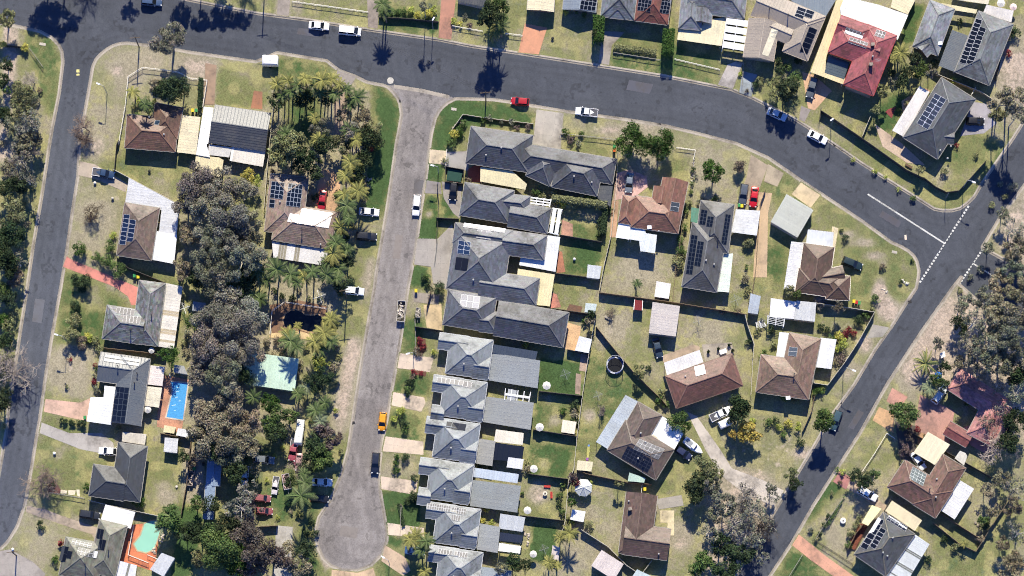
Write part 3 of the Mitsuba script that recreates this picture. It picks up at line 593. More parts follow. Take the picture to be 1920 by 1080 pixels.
# ================================================================ roads
tile(0, 0, 1)
R3w = "0 45 25 49 75 60 97 72 110 86 115 97 117 117 110 175 97 240 92 270 77 370 62 457 50 540 37 622 30 670 15 765 11 810 0 872 -30 1050 -60 1200"
R3e = "-80 1240 -20 1090 0 1032 15 1017 32 990 47 950 57 897 71 810 75 790 87 702 100 622 115 540 127 465 137 395 147 332 150 270 162 200 170 155 175 125 181 112 190 102 200 94 212 87 225 83 237 82 285 87 355 99 480 117 520 100 612 115 635 133 667 145 687 155 712 160"
R4l = "715 160 726 164 735 172 744 183 749 195 752 215 747 245 742 270 730 357 720 420 705 507 701 540 690 602 675 690 657 810 652 842 640 887 620 935 597 970 591 995 592 1012 596 1028 605 1048 620 1062 642 1070 671 1071 697 1060 717 1040 726 1015 727 1000 724 980 714 922 711 885 718 825 726 790 735 735 745 680 757 605 766 540 780 470 790 395 800 332 807 270 810 250 817 222 823 211 830 202 841 193 855 186"
R1s = "890 187 925 188 960 193 1060 210 1172 225 1247 237 1310 252 1360 265 1380 270 1440 297 1502 340 1540 365 1615 415 1670 455 1690 464 1702 471 1712 480 1718 490 1722 507 1721 520 1717 540 1702 562 1672 610 1640 655 1600 722 1560 776 1522 842 1502 875 1472 925 1410 1027 1379 1080 1340 1145"
R2r = "1405 1145 1445 1080 1485 1020 1525 950 1572 877 1615 810 1665 720 1727 625 1787 540 1825 492 1845 460 1875 410 1920 350 1980 265"
R1n = "1980 150 1920 225 1900 257 1858 318 1838 347 1826 368 1815 379 1800 390 1785 394 1767 394 1752 391 1690 352 1615 305 1562 268 1497 226 1440 197 1410 182 1372 167 1247 142 1120 122 960 97 886 86 825 74 685 54 580 37 480 24 300 -12 0 -40 -80 -60 -80 40"
Ap = np.vstack([PP(s) for s in (R3w, R3e, R4l, R1s, R2r, R1n)])
ROAD = Polygon(W(Ap)).buffer(0)
ROAD = unary_union([ROAD, Polygon(W(PP("1840 462 1795 532 1850 580 1990 660 2000 560 1890 490"))).buffer(0)])
R4 = Polygon(W(np.vstack([PP("738 160 845 181"), PP(R4l)[::-1]]))).buffer(.01).intersection(ROAD).intersection(sbox(-60, -70, 0, 46))
R4 = R4.difference(Polygon(W(PP("700 100 735 160 860 184 900 150"))))
def asphalt(c0, c1, grain):
    def fn(p, n, uv):
        a = fbm(p.x * .07, p.y * .07, 1., 3); b = fbm(p.x * .8, p.y * .8, 2., 3); g = noise(p.x * 5.3, p.y * 5.3); h = noise(p.x * 1.1 + p.y * .2, p.y * .25 - p.x * .05)
        d = uv.x + .5 * (fbm(p.x * .3, p.y * .3, 9., 2) - .5)
        t = .5 * a + .25 * b + .25 * h
        tyre = dr.exp(-dr.square((d - 1.9) / .45)) + .8 * dr.exp(-dr.square((d - 3.5) / .5))
        dust = smoothstep(.9, .1, d) * (.35 + .5 * noise(p.x * .9, p.y * .9, 6.))
        pale = smoothstep(.62, .8, fbm(p.x * .12 + 9, p.y * .3, 3., 2)) * .5
        oil = smoothstep(.7, .8, noise(p.x * .55 + 31, p.y * .55)) * smoothstep(.5, .7, noise(p.x * 1.9, p.y * 1.9, 8.))
        w = fbm(p.x * .33, p.y * .33, 7., 4); crack = smoothstep(.482, .5, w) * smoothstep(.518, .5, w)
        seal = 1 + .3 * smoothstep(-84, -92, p.x) * smoothstep(52, 40, p.y)
        return mix(c0, c1, dr.clip(smoothstep(.3, .7, t) + pale + dust * 1.2, 0, 2.)) * (1 - grain + 2 * grain * g) * (1 - .2 * crack) * (1 - .13 * tyre) * (1 - .3 * oil) * seal
    return fn
scene['asphalt'] = {'type': 'principled', 'base_color': proc(asphalt((.056, .064, .082), (.07, .079, .1), .12)), 'roughness': .75, 'specular': .3}
scene['asphalt_worn'] = {'type': 'principled', 'base_color': proc(asphalt((.205, .19, .186), (.275, .256, .248), .18)), 'roughness': .85, 'specular': .2}
def road_sheet(pg, z, bsdf, label):
    """Asphalt as a fine sheet; uv.x holds the metres to the nearest kerb."""
    x0, y0, x1, y1 = pg.intersection(sbox(-126, -76, 126, 74)).bounds; st = 1.0; parts = []
    m_v, m_f, n = [], [], 0
    for X in np.arange(x0, x1, 12.):
        for Y in np.arange(y0, y1, 12.):
            c = pg.intersection(sbox(X, Y, X + 12, Y + 12))
            for q in getattr(c, 'geoms', [c]):
                if q.geom_type != 'Polygon' or q.area < 1e-3: continue
                q = shapely.segmentize(q, 1.2); v, f = trimesh.creation.triangulate_polygon(q, engine='earcut')
                t = trimesh.Trimesh(np.column_stack([v, np.full(len(v), z)]), f, process=False)
                tv, tf = trimesh.remesh.subdivide_to_size(t.vertices, t.faces, 1.3, max_iter=12); m_v.append(tv); m_f.append(tf + n); n += len(tv)
    v, f = np.vstack(m_v), np.vstack(m_f); d = shapely.distance(shapely.points(v[:, :2]), ROAD.boundary)
    return struct('road', ply((v, f), bsdf, False, uv=np.column_stack([d, d * 0])), label)
road_sheet(ROAD.difference(R4.buffer(-.02)), 0, 'asphalt', 'dark grey asphalt streets meeting at corners')
road_sheet(R4, .004, 'asphalt_worn', 'pale worn asphalt side street ending in a round turning place')
kc = lin('b9b1a4'); kb = ROAD.buffer(.27).difference(ROAD.buffer(-.12))
lim = sbox(-125, -75, 125, 72)
# painted markings
def stripe(a, b, w=.14, base='road_marking', label=None):
    a, b = W(PP(a)[0]), W(PP(b)[0]); d = unit(b - a); n = np.array([-d[1], d[0]]) * w
    return M().poly([[*(q), .008] for q in (a - n, b - n, b + n, a + n)], lin('d9dad6'))
struct('road_marking', stripe("1627 364", "1772 457", .17).shape('weathered'), 'long white centre line leading to the junction')
struct('road_marking', stripe("1826 495", "1858 515", .16).shape('weathered'), 'short white centre line of the street on the right')
for s0, s1, n in (("1817 385", "1724 531", 26), ("1850 456", "1798 534", 15)):
    a, b = PP(s0)[0], PP(s1)[0]
    for i in range(n):
        f = (i + .5) / n; c = a + (b - a) * f; d = (b - a) / n * .3
        struct('road_marking', stripe(c - d, c + d, .22 if (f < .35 or f > .62) else .14).shape('weathered'))
def marker(x, y, w, l, col):
    p = W(PP([x, y])[0]); struct('road_marking', M().box([*p, .006], [w, l, .004], .1, lin(col)).shape('matte'))
marker(146, 133, .35, .35, 'd8cf8c'); marker(146, 140, .35, .2, 'd8cf8c'); marker(1698, 445, .25, .55, 'd9c9b8')
m = M(); p = W(PP("732 151")[0]); m.tube([[*p, 0], [*p, .008]], .75, 20, lin('c9c6bd'), True); struct('manhole_cover', m.shape('weathered'))
PATCHQ = "777 336 795 338 790 376 774 374"
for q_, c_ in (("1180 150 1225 158 1218 176 1174 168", '5a5d69'), ("1655 395 1690 416 1684 427 1648 405", '565966'), ("560 52 600 58 597 70 556 64", '5a5d69'), ("66 560 84 562 78 606 60 603", '6b6e78'), ("1590 800 1610 768 1620 774 1600 806", '555864'), ("742 440 756 441 750 486 736 484", '8f8884'), ("640 985 672 990 668 1010 636 1004", '8c8682')):
    struct('road_patch', M().flat(Polygon(W(PP(q_))), .009, lin(c_)).shape('weathered'), 'slightly darker patch of road surface')
for x_, y_ in ((1706, 566), (1236, 234), (113, 120), (748, 190), (1566, 272), (662, 793), (1575, 755)):
    p = W(PP([x_, y_])[0]); gm = M()
    for t_ in range(5): gm.box([p[0] - .3 + .15 * t_, p[1], .02], [.04, .28, .012], .3, lin('2e2f32'))
    gm.box([*p, .011], [.42, .34, .006], .3, lin('3a3b3e')); struct('drain_grate', gm.shape('matte'))
struct('road_patch', M().flat(Polygon(W(PP(PATCHQ))), .008, lin('6b6a6e')).shape('weathered'), 'square darker repair patch in the pale street')
# ================================================================ land cover: greenness and bareness of the ground
def poly(s, g, b, f=1.0): land(s, g, b, f)
poly("-60 40 110 40 115 120 92 270 50 540 10 810 -60 900", .5, .42, 2)
poly("8 50 32 50 30 150 14 240 0 300 -10 300 10 180", .1, .95); blob(10, 285, 20, .1, .8)
poly("45 60 95 68 112 110 100 220 80 180 60 110", .72, .12); poly("70 300 90 270 60 450 20 800 0 800 40 540", .55, .35, 3)
poly("170 150 200 95 285 90 350 105 480 120 470 200 240 200 160 290", .35, .35, 3); poly("270 100 310 110 305 128 262 125", .15, .85, 3); poly("330 105 400 115 398 150 345 140", .15, .85, 3); blob(250, 140, 25, .15, .65); blob(220, 130, 14, .1, .8); blob(176, 275, 22, .1, .85)
poly("385 115 405 118 402 195 380 195", .1, .8); poly("410 120 505 130 505 200 402 200", .62, .12, 2); poly("430 115 500 125 500 160 450 150", .4, .4, 4)
poly("520 105 615 120 630 145 510 160", .75, .15, 2); poly("680 155 720 165 750 200 735 330 690 430 660 420 690 320 695 230", .92, .08, 2); poly("505 150 700 165 690 620 505 640", .35, .55, 3); poly("535 180 600 180 600 270 540 260", .75, .15, 3)
poly("690 280 742 280 715 410 690 390 660 470 680 400", .9, .1, 2); poly("650 460 712 450 700 540 650 700 610 900 590 960 560 960 620 800 640 600", .58, .3, 2)
poly("690 480 703 490 690 560 678 560", .1, .85, 2); poly("655 630 678 640 662 720 650 800 632 830 625 780 640 700", .05, .98, 2); poly("628 830 648 790 640 880 620 930", .6, .3, 3)
poly("595 955 640 880 620 930 600 970 590 1000 598 1040 640 1075 560 1090 560 960", .75, .2, 2); poly("592 990 600 1035 625 1065 610 1070 590 1030", .2, .8, 1)
poly("820 200 850 185 960 195 1000 215 1000 240 880 235 830 290 806 300 812 240", .82, .15, 2); poly("785 300 832 305 830 345 795 345", .85, .1); poly("795 365 822 365 820 450 785 448", .85, .12); blob(805, 402, 8, .2, .7); poly("775 497 806 500 802 545 770 540", .85, .12); blob(822, 530, 8, .3, .6); poly("826 360 845 365 860 400 835 410", .8, .2)
poly("1055 205 1250 235 1440 290 1440 330 1050 260", .38, .42, 3); blob(1150, 245, 26, .1, .85, 8); blob(1215, 235, 12, .1, .8); poly("1055 250 1160 265 1155 295 1060 285", .6, .2)
poly("1245 300 1300 280 1310 340 1250 340", .62, .2, 3); poly("1300 280 1400 290 1395 360 1300 380", .35, .4, 3); poly("1340 285 1350 290 1350 340 1335 340", .3, .55, 2)
poly("1060 452 1135 460 1125 525 1050 515", .8, .15, 2); poly("1040 525 1128 535 1120 580 1035 575", .55, .3, 2); poly("1068 415 1130 425 1130 455 1060 450", .72, .2)
poly("1135 445 1280 460 1265 560 1125 550", .45, .3, 3); blob(1200, 500, 40, .2, .45); poly("1125 565 1400 600 1410 700 1390 665 1245 660 1225 690 1140 610", .45, .25, 3); blob(1150, 620, 26, .1, .55); blob(1330, 630, 40, .3, .35)
poly("1012 672 1090 680 1085 745 1008 735", .9, .08); poly("1000 755 1078 760 1070 825 995 820", .75, .22, 2); blob(1040, 790, 16, .3, .5); poly("990 830 1075 835 1065 900 985 892", .85, .15, 2); blob(1020, 870, 14, .4, .5); poly("978 905 1070 910 1060 980 972 970", .6, .35, 2); blob(1010, 925, 22, .1, .8); poly("1000 985 1045 990 1040 1060 995 1050", .97, .03)
poly("1090 640 1170 690 1230 740 1180 745 1120 850 1080 880", .68, .28, 3); blob(1105, 780, 16, .2, .7); poly("1080 860 1180 900 1165 915 1080 900", .45, .45, 2); poly("1095 915 1175 920 1165 1040 1150 1030 1090 960", .4, .32, 2); poly("1045 985 1090 990 1170 1060 1060 1085", .35, .55, 2)
poly("1240 900 1290 905 1300 1080 1240 1080", .5, .35, 3); blob(1275, 1010, 25, .1, .8); poly("1200 905 1280 830 1300 800 1330 900 1280 960", .6, .2, 3); poly("1370 790 1510 800 1480 930 1390 900 1340 820", .45, .45, 3); poly("1340 870 1480 900 1400 1080 1320 1080", .2, .8, 3); poly("1360 740 1520 760 1500 800 1370 790", .4, .35, 2)
poly("1440 300 1720 475 1722 530 1640 590 1580 560 1600 480 1560 420 1420 360", .62, .25, 3); blob(1650, 550, 12, .0, 1., 30); poly("1635 535 1655 545 1692 580 1670 610 1650 590", .0, 1., 2); blob(1640, 480, 22, .2, .7, 10); blob(1620, 455, 24, .2, .65, 10); blob(1590, 440, 14, .1, .7, 8); blob(1655, 495, 10, .3, .6)
poly("1425 365 1440 420 1480 420 1475 530 1420 540", .5, .3, 2); poly("1425 440 1478 450 1470 520 1420 520", .75, .2, 3); poly("1560 620 1680 605 1600 720 1530 800 1520 790 1600 700", .5, .4, 2); blob(1622, 645, 14, 0, 1., 16); blob(1590, 690, 10, 0, .9, 20); poly("1545 600 1600 600 1580 690 1555 680", .45, .5, 2)
poly("1510 780 1560 775 1500 880 1470 930 1440 900", .45, .5, 3); blob(1510, 850, 22, .1, .9, 10)
poly("1790 540 1845 470 1900 520 1990 300 1990 900 1800 720 1700 720 1680 700", .3, .75, 3); poly("1770 560 1810 600 1740 700 1690 740 1700 690", .0, 1., 3); poly("1905 370 1990 260 1990 520 1900 490 1860 450", .2, .8, 3)
poly("1545 185 1580 180 1640 230 1700 260 1640 260 1560 235", .55, .2, 2); poly("1640 200 1700 170 1695 230 1650 265", .9, .1, 3); poly("1700 8 1735 10 1712 80 1690 80", .88, .08); poly("1785 190 1855 260 1840 290 1780 350 1735 320 1790 260", .68, .2, 3); blob(1770, 325, 22, .3, .55)
poly("1530 210 1770 370 1840 330 1850 250 1900 300 1840 400 1760 405", .62, .22, 2); poly("1840 80 1990 100 1990 220 1900 220 1870 150", .1, .9, 4)
poly("480 -10 690 -10 690 55 580 40 480 25", .58, .25, 2); blob(550, 10, 30, .4, .4); poly("525 -10 542 -10 540 30 520 28", .1, .8); poly("710 10 825 30 825 75 705 55", .72, .15, 2); poly("850 25 900 30 895 85 848 80", .45, .25); poly("1005 45 1125 60 1120 122 1005 105", .52, .3, 2); blob(1070, 75, 30, .5, .5); poly("1145 60 1345 100 1345 165 1145 130", .68, .15, 2); poly("1375 160 1500 150 1540 180 1500 220 1440 200 1380 172", .55, .3, 2)
poly("225 285 360 290 340 380 240 340 220 320", .58, .28, 3); blob(300, 350, 30, .4, .45); poly("150 335 235 345 220 480 130 480", .35, .42, 3); blob(190, 400, 30, .2, .5); poly("118 500 190 540 240 570 200 650 108 640", .82, .1, 2); blob(175, 560, 25, .45, .25); poly("105 650 185 660 170 750 88 740", .35, .35, 2); blob(130, 690, 34, .05, .62)
poly("85 780 160 790 165 825 80 800", .6, .25); poly("75 820 200 850 165 960 55 930", .6, .25, 3); blob(110, 850, 25, .45, .4); poly("55 950 170 980 100 1080 0 1080 10 1030", .45, .38, 3); blob(80, 1020, 40, .3, .45); poly("275 825 345 835 345 960 270 950", .58, .22, 3); blob(310, 930, 25, .2, .6); poly("220 500 340 520 340 540 260 520", .75, .2, 2)
poly("340 820 380 840 390 960 345 960", .3, .7, 2); poly("335 950 380 950 360 1090 320 1090", .85, .12, 2); poly("430 830 560 830 560 990 430 950", .72, .25, 3); blob(500, 880, 40, .55, .4); poly("335 560 370 600 355 660 330 640", .75, .2, 2); poly("335 600 560 560 560 830 360 800", .35, .55, 4)
poly("1570 810 1685 790 1660 880 1560 900", .52, .25, 2); poly("1530 900 1590 900 1560 960 1510 975", .88, .1, 2); poly("1545 930 1630 920 1690 960 1600 1060 1530 1010", .4, .35, 2); poly("1480 1030 1560 1060 1620 1100 1450 1110", .78, .2, 2); poly("1730 960 1880 900 1900 1000 1830 1090 1740 1080", .58, .3, 3); poly("1800 880 1880 930 1850 1040 1800 980", .4, .45, 3)
poly("726 800 795 810 790 1000 715 900", .6, .3, 2); poly("745 590 790 600 795 660 750 665", .75, .2); poly("745 695 815 705 808 745 735 735", .82, .15, 2); poly("728 760 795 775 790 830 720 820", .72, .2, 2); poly("715 845 790 855 785 905 712 890", .4, .55, 2); poly("713 918 790 930 785 990 720 982", .95, .03); poly("730 1005 760 1010 750 1025 727 1020", .8, .2); poly("710 1045 800 1060 800 1100 690 1100", .7, .25, 2)
# the ground sheet, cut along the kerbs
gx, gy = np.meshgrid(np.arange(-130, 130.01, .5), np.arange(-82, 80.01, .5))
gg, gb = np.full(gx.shape, .46), np.full(gx.shape, .3)
for P_, g, b, f in LAND:
    if np.ndim(P_) == 1:
        c = W(P_); w = np.exp(-(((gx - c[0]) / (f[0] * S)) ** 2 + ((gy - c[1]) / (f[1] * S)) ** 2) * 1.1)
    else:
        w = shapely.contains_xy(Polygon(W(P_)).buffer(0), gx, gy).astype(float); w = gaussian_filter(w, f * .9)
    if g is not None: gg = gg * (1 - w) + g * w
    if b is not None: gb = gb * (1 - w) + b * w
gp = np.column_stack([gx.ravel(), gy.ravel()]); edge = ROAD.boundary
near = np.array(shapely.distance(shapely.points(gp), edge)); close = near < .33
pr = shapely.line_interpolate_point(edge, shapely.line_locate_point(edge, shapely.points(gp[close]))) if edge.geom_type == 'LineString' else None
if pr is None:
    ls = list(edge.geoms); best = np.argmin([shapely.distance(shapely.points(gp[close]), l) for l in ls], axis=0)
    pr = [ls[k].interpolate(ls[k].project(shapely.Point(q))) for k, q in zip(best, gp[close])]
gp[close] = shapely.get_coordinates(pr)
ny, nx = gx.shape; i, j = np.meshgrid(np.arange(ny - 1), np.arange(nx - 1), indexing='ij'); a = (i * nx + j).ravel()
F = np.vstack([np.column_stack([a, a + 1, a + nx + 1]), np.column_stack([a, a + nx + 1, a + nx])]); F = F[~shapely.contains_xy(ROAD, *gp[F].mean(1).T)]
def grass(p, n, uv):
    big = fbm(p.x * .11, p.y * .11, 3., 3) - .5; mid = fbm(p.x * .5, p.y * .5, 5., 3) - .5; sm = noise(p.x * 2.1, p.y * 2.1) - .5; gr = noise(p.x * 5.7, p.y * 5.7) - .5; tuft = noise(p.x * 3.1 + 40, p.y * 3.1)
    g = dr.clip(uv.x + .3 * big + .38 * mid + .16 * sm, 0, 1); b = dr.clip(uv.y + .3 * big + .42 * mid + .22 * sm - .07, 0, 1)
    col = mix((.335, .302, .218), (.19, .2, .088), smoothstep(.26, .62, g))
    col = mix(col, (.062, .108, .04), smoothstep(.58, .92, g))
    col = mix(col, (.37, .34, .16), smoothstep(.52, .75, noise(p.x * .4 + 7, p.y * .4)) * smoothstep(.3, .5, g) * smoothstep(.85, .6, g) * .55)
    col = mix(col, (.25, .225, .185), smoothstep(.34, .62, b) * .35)
    col = mix(col, mix((.47, .385, .31), (.37, .31, .26), dr.clip(tuft, 0, 1)), smoothstep(.48, .88, b))
    return col * dr.clip(1 + .5 * gr + .3 * sm + .3 * mid, .4, 1.7)
scene['lawn'] = {'type': 'principled', 'base_color': proc(grass), 'roughness': .95, 'specular': .1}
gg = np.clip(gg * 1.08 - .01, 0, 1)
V = np.column_stack([gp, np.full(len(gp), GZ)]); V[:, 2] += .03 * (np.clip(near - .6, 0, .4) / .4) * (np.sin(V[:, 0] * .9) * np.sin(V[:, 1] * .7 + 1) - 1)
used = np.unique(F); re = np.zeros(len(V), int); re[used] = np.arange(len(used))
struct('ground', ply((V[used], re[F]), 'lawn', True, uv=np.column_stack([gg.ravel(), gb.ravel()])[used]), 'grass and bare earth between the houses')
fm = M(); fm.add([[-4000, -4000, -.4], [4000, -4000, -.4], [4000, 4000, -.4], [-4000, 4000, -.4]], [[0, 1, 2, 3]], lin('6d6a50')); struct('terrain', fm.shape('matte'))
# ================================================================ drives, paths, paving, pools
tile(0, 0, 1)
P = paved
P('driveway', "1006 205 1057 212 1051 280 999 270", 'b9b3a8', 2.6); P('driveway', "1364 121 1380 115 1393 118 1374 167 1346 159", 'bcb7b4', 2.4); P('driveway', "1392 133 1420 140 1409 181 1386 174", '9aa5ad', 2.6); P('driveway', "1129 58 1172 60 1147 85 1142 122 1122 118", 'a39c94', 3.)
P('driveway', "984 44 1026 52 1010 102 972 98", 'd49a7c', None, label='orange coloured drive under the cream roofed house'); P('driveway', "828 -10 855 -5 846 74 822 71", 'b98876', None, label='reddish brick drive at the top'); P('driveway', "688 -10 712 -10 708 54 690 51", 'a69a90', 2.6); P('driveway', "522 -10 545 -10 541 30 519 27", 'a89f96', 2.6)
P('driveway', "1504 135 1525 140 1560 170 1528 207 1515 203", 'dbb494', 2.6); P('driveway', "1502 198 1520 206 1508 229 1498 224", '9b9492', None); P('driveway', "1820 190 1850 195 1870 230 1845 250 1800 255 1815 215", 'a9a6ae', 3.)
P('driveway', "1440 307 1470 325 1457 350 1432 340", 'b9ab94', 2.4); P('driveway', "1502 342 1538 366 1520 390 1484 364", 'd8c5a2', 2.4); P('driveway', "1422 360 1448 362 1440 400 1438 520 1412 520 1418 410", 'c9b092', None); P('driveway', "1408 290 1424 300 1440 310 1420 365 1388 400 1380 392 1400 330", 'b3a48f', None, label='earthy two track drive with two cars')
P('driveway', "1155 325 1180 318 1212 330 1215 350 1192 368 1150 376", 'd7b3ad', None, label='pink paved drive under the two round trees'); P('path', "1148 376 1160 376 1155 445 1143 445", 'c9a58c', 1.2)
P('driveway', "806 280 838 283 836 309 804 306", 'ddcdb0', 2.4); P('driveway', "836 285 880 283 878 320 835 315", 'a7a5a4', None); P('driveway', "800 338 826 342 828 364 796 362", '989391', None); P('driveway', "828 340 866 350 862 410 850 400 832 372", '9d9894', None)
P('driveway', "783 447 820 448 848 420 852 440 846 470 840 545 812 530 808 500 776 496", 'aaa59f', 3., label='wide grey concrete drive of the grey row house'); P('courtyard', "890 310 904 312 902 342 878 340 876 318", 'b9654f', 1.2, label='terracotta courtyard tiles by the long dark house')
P('driveway', "774 548 824 552 822 572 776 566", 'a59c92', 2.); P('driveway', "794 572 828 570 829 620 800 614", 'd5bf98', None); P('driveway', "750 662 813 671 806 698 745 690", 'dccbb8', 2.2); P('driveway', "737 735 795 745 798 755 790 772 734 760", 'dccbb8', 2.2); P('driveway', "723 818 794 828 794 853 717 846", 'dccbb8', 2.2); P('driveway', "714 893 783 902 780 928 715 917", 'ddccb8', 2.2); P('driveway', "726 980 795 990 795 1008 728 1003", 'ddceba', 2.2); P('driveway', "722 1022 760 1045 770 1070 756 1080 715 1052", 'cbb49a', 2.2); P('driveway', "622 1068 670 1074 700 1065 710 1100 620 1100", 'd8bd9c', 2.4)
P('driveway', "125 480 133 486 262 540 260 572 246 572 240 556 215 538 118 500", 'dc9084', None, label='salmon pink curved drive'); P('driveway', "85 748 150 755 172 745 168 790 140 785 82 772", 'dab8a4', 2.4, label='pale terracotta drive on the left street')
P('driveway', "78 792 130 812 190 812 212 830 216 850 190 850 150 842 74 812", 'b5b1ac', 3.); P('driveway', "50 948 85 955 110 965 185 990 178 1012 172 1002 105 980 48 960", 'b9aa98', None); P('driveway', "0 1033 18 1030 60 1052 85 1075 80 1100 0 1100", 'aaa49e', 3.)
P('driveway', "150 302 178 308 240 345 235 360 180 336 146 328", 'b9ac9c', None, label='sandy concrete drive with a blue pickup'); P('driveway', "604 318 625 318 638 345 636 400 590 395 595 350", 'd3ab86', None, label='sandy drive with a red car among the palms'); P('path', "625 175 652 170 645 262 628 262", 'a99686', None); P('driveway', "632 132 668 144 658 160 648 165 630 155", '9c9590', None)
P('driveway', "385 118 406 122 402 196 382 196", 'a88f7a', None); P('path', "476 170 492 172 492 205 470 203", 'a8765c', .8); P('path', "518 985 549 988 546 1090 512 1090", 'b9b6b0', 2.4); P('driveway', "352 845 376 848 382 905 350 915", 'b3a899', None)
P('patio_paving', "300 702 356 712 340 812 294 800", 'cc967c', 1.0, label='terracotta paving round the blue pool'); P('patio_paving', "246 984 302 978 292 1050 284 1070 226 1052 232 1020", 'de8560', 1.2, label='bright orange paving round the green pool')
P('patio_paving', "1062 604 1090 612 1082 660 1058 654", 'dcb890', 1.4, label='orange paved yard with wavy sand'); P('path', "1089 662 1105 664 1100 697 1086 695", 'b8a294', 1.4); P('path', "1080 700 1090 702 1088 740 1078 738", 'b8a294', 1.2)
P('path', "1054 412 1074 420 1074 446 1052 442", 'd0a08c', .9); P('path', "1045 470 1054 472 1060 510 1044 512", 'b57a62', .8); P('path', "1033 548 1044 552 1052 576 1032 578", 'd08c7c', .9)
P('patio_paving', "1316 646 1372 642 1376 664 1322 678", 'b3aa9c', 1.6); P('path', "1238 668 1300 646 1312 650 1312 656 1246 682", 'b9a58f', None); P('driveway', "1288 772 1306 780 1352 845 1372 878 1430 900 1470 920 1452 950 1396 925 1350 890 1322 842", 'cbc3ba', None, label='long grey drive winding under the gum trees')
P('path', "1228 936 1278 928 1282 948 1236 955", 'a9a49c', 1.6); P('patio_paving', "1238 957 1264 957 1264 1004 1250 1004 1252 980 1238 980", 'ddd0ac', 1.4)
P('driveway', "1673 727 1702 744 1686 768 1662 752", 'cc9a8a', 1.2, label='terracotta apron right of the right street'); P('driveway', "1648 763 1678 775 1675 812 1636 788", 'dcb488', 2.); P('driveway', "1725 740 1790 770 1780 830 1735 840 1715 800", 'c2968a', 1.2, label='terracotta forecourt under the trees'); P('patio_paving', "1792 806 1835 792 1885 752 1892 800 1878 838 1850 852 1822 836", 'cf9590', None, label='dusty pink paving under the trees by the red house'); P('path', "1722 808 1736 814 1728 838 1720 832", 'd3a679', 1.4); P('driveway', "1678 790 1722 800 1716 868 1688 860", '5b5552', None)
P('driveway', "1575 883 1598 897 1586 918 1562 903", 'b77f7c', .9); P('driveway', "1592 902 1606 905 1664 950 1656 958 1630 942 1588 915", 'd3bba2', 2.); P('driveway', "1498 1002 1518 1018 1545 1040 1612 1088 1590 1100 1520 1050 1485 1022", 'dba68c', 2., label='long orange drive at the bottom right')
P('driveway', "1636 608 1668 614 1655 632 1625 634", 'a9a59e', 1.8); P('patio_paving', "1640 232 1690 268 1735 310 1700 305 1655 275", 'c9b4a0', 1.6); P('path', "1560 424 1572 428 1562 490 1556 495", 'e2d6b8', 1.2); P('driveway', "1700 185 1735 165 1745 170 1712 205", 'd0a888', 1.4); P('path', "1690 190 1705 180 1712 200 1695 225", 'd6bda0', 1.2)
for pts in ("88 897 98 900 95 912 86 908", ): pass
P('path', "114 918 126 920 125 926 113 925", 'e6dcc2', None); P('path', "128 919 142 919 140 928 128 928", 'e6dcc2', None); P('path', "143 918 149 918 150 931 145 930", 'e6dcc2', None); P('garden_bed', "93 893 104 903 114 918 112 926 88 922 90 905", '7b4a44', None, label='reddish mulch bed with stepping stones')
P('garden_bed', "782 632 798 636 799 655 790 668 780 664", '6b4a3c', None); P('garden_bed', "770 692 800 696 798 706 772 702", '6a463a', None); P('garden_bed', "1665 205 1680 200 1672 222 1660 210", '8a3f42', None, label='red mulch bed in the green garden'); P('garden_bed', "1068 570 1092 575 1088 590 1060 585", '7d5c48', None)
for x, y, w_ in ((80, 83, 6), (1242, 241, 4), (1677, 473, 5), (851, 205, 5)):
    p = W(PP([x, y])[0]); struct('service_cover', M().box([*p, GZ], [w_ * .12, .3, .02], -.15, lin('c9c3b4')).shape('weathered'))
def pool(pts, cover, label, rim='d9cdb8', z=.0, bsdf='pool_water'):
    q = W(PP(pts), GZ); pg = Polygon(q).buffer(.3).buffer(-.3); k = thing('swimming_pool', label, 'swimming pool'); mark({'0': ''}.get(label, 'the ' + ' '.join(label.split(' with')[0].split()[-3:])), np.mean(PP(pts), axis=0))
    part(k, 'basin', M().prism(pg, -.35, GZ + .012, lin(cover) * .9).shape('matte')); part(k, 'rim', M().prism(pg.buffer(.28).difference(pg.buffer(-.02)), -.1, GZ + .05, lin(rim)).shape('weathered'))
    m = M(); x0, y0, x1, y1 = pg.bounds
    gx_, gy_ = np.meshgrid(np.arange(x0, x1, .5), np.arange(y0, y1, .5))
    m.flat(pg.buffer(-.01), GZ + .02, lin(cover)); part(k, 'water', m.shape(bsdf)); return k, pg
kp, pg = pool("321 716 352 719 343 787 312 782 324 733", '4d9ad6', 'blue covered pool with a pale coping', 'd8cdbf', bsdf='matte')
m = M()
for x, y, w_ in ((330, 735, 1.4), (331, 745, .6), (326, 760, 1.0), (328, 770, .5), (334, 727, .6), (337, 752, .5)):
    p = W(PP([x, y])[0]); m.box([*p, GZ + .03], [w_ * .5, .07, .012], .15, lin('b9dcf2'))
part(kp, 'cover_ripple', m.shape('gloss'))
pool("271 982 282 977 300 976 300 998 288 1030 274 1036 258 1032 251 1020 264 1004", '93cbb6', 'green kidney shaped pool with orange paving', 'c9b48f')
pool("531 602 535 590 544 583 554 581 565 585 572 591 584 592 596 590 606 596 611 604 608 616 598 621 580 622 562 616 545 616 535 614", '0a0f16', 'dark pond-like pool with a sandy surround', 'bb9c7a')
P('patio_paving', "506 572 536 566 560 563 612 574 615 620 560 628 510 634", '8a6a54', None, z=.001, label='earthy surround of the dark pool')
P('path', "506 625 560 620 586 628 585 636 505 633", 'd8bf92', 1.5)
mark('the round end of the pale street', (660, 1000)); mark('the top left road junction', (160, 80)); mark('the mouth of the pale street', (790, 175)); mark('the right hand road junction', (1740, 470))
DRIVES = unary_union([p for n_, p in DRIVE_LIST if n_ == 'driveway']).buffer(.25)
km = M()
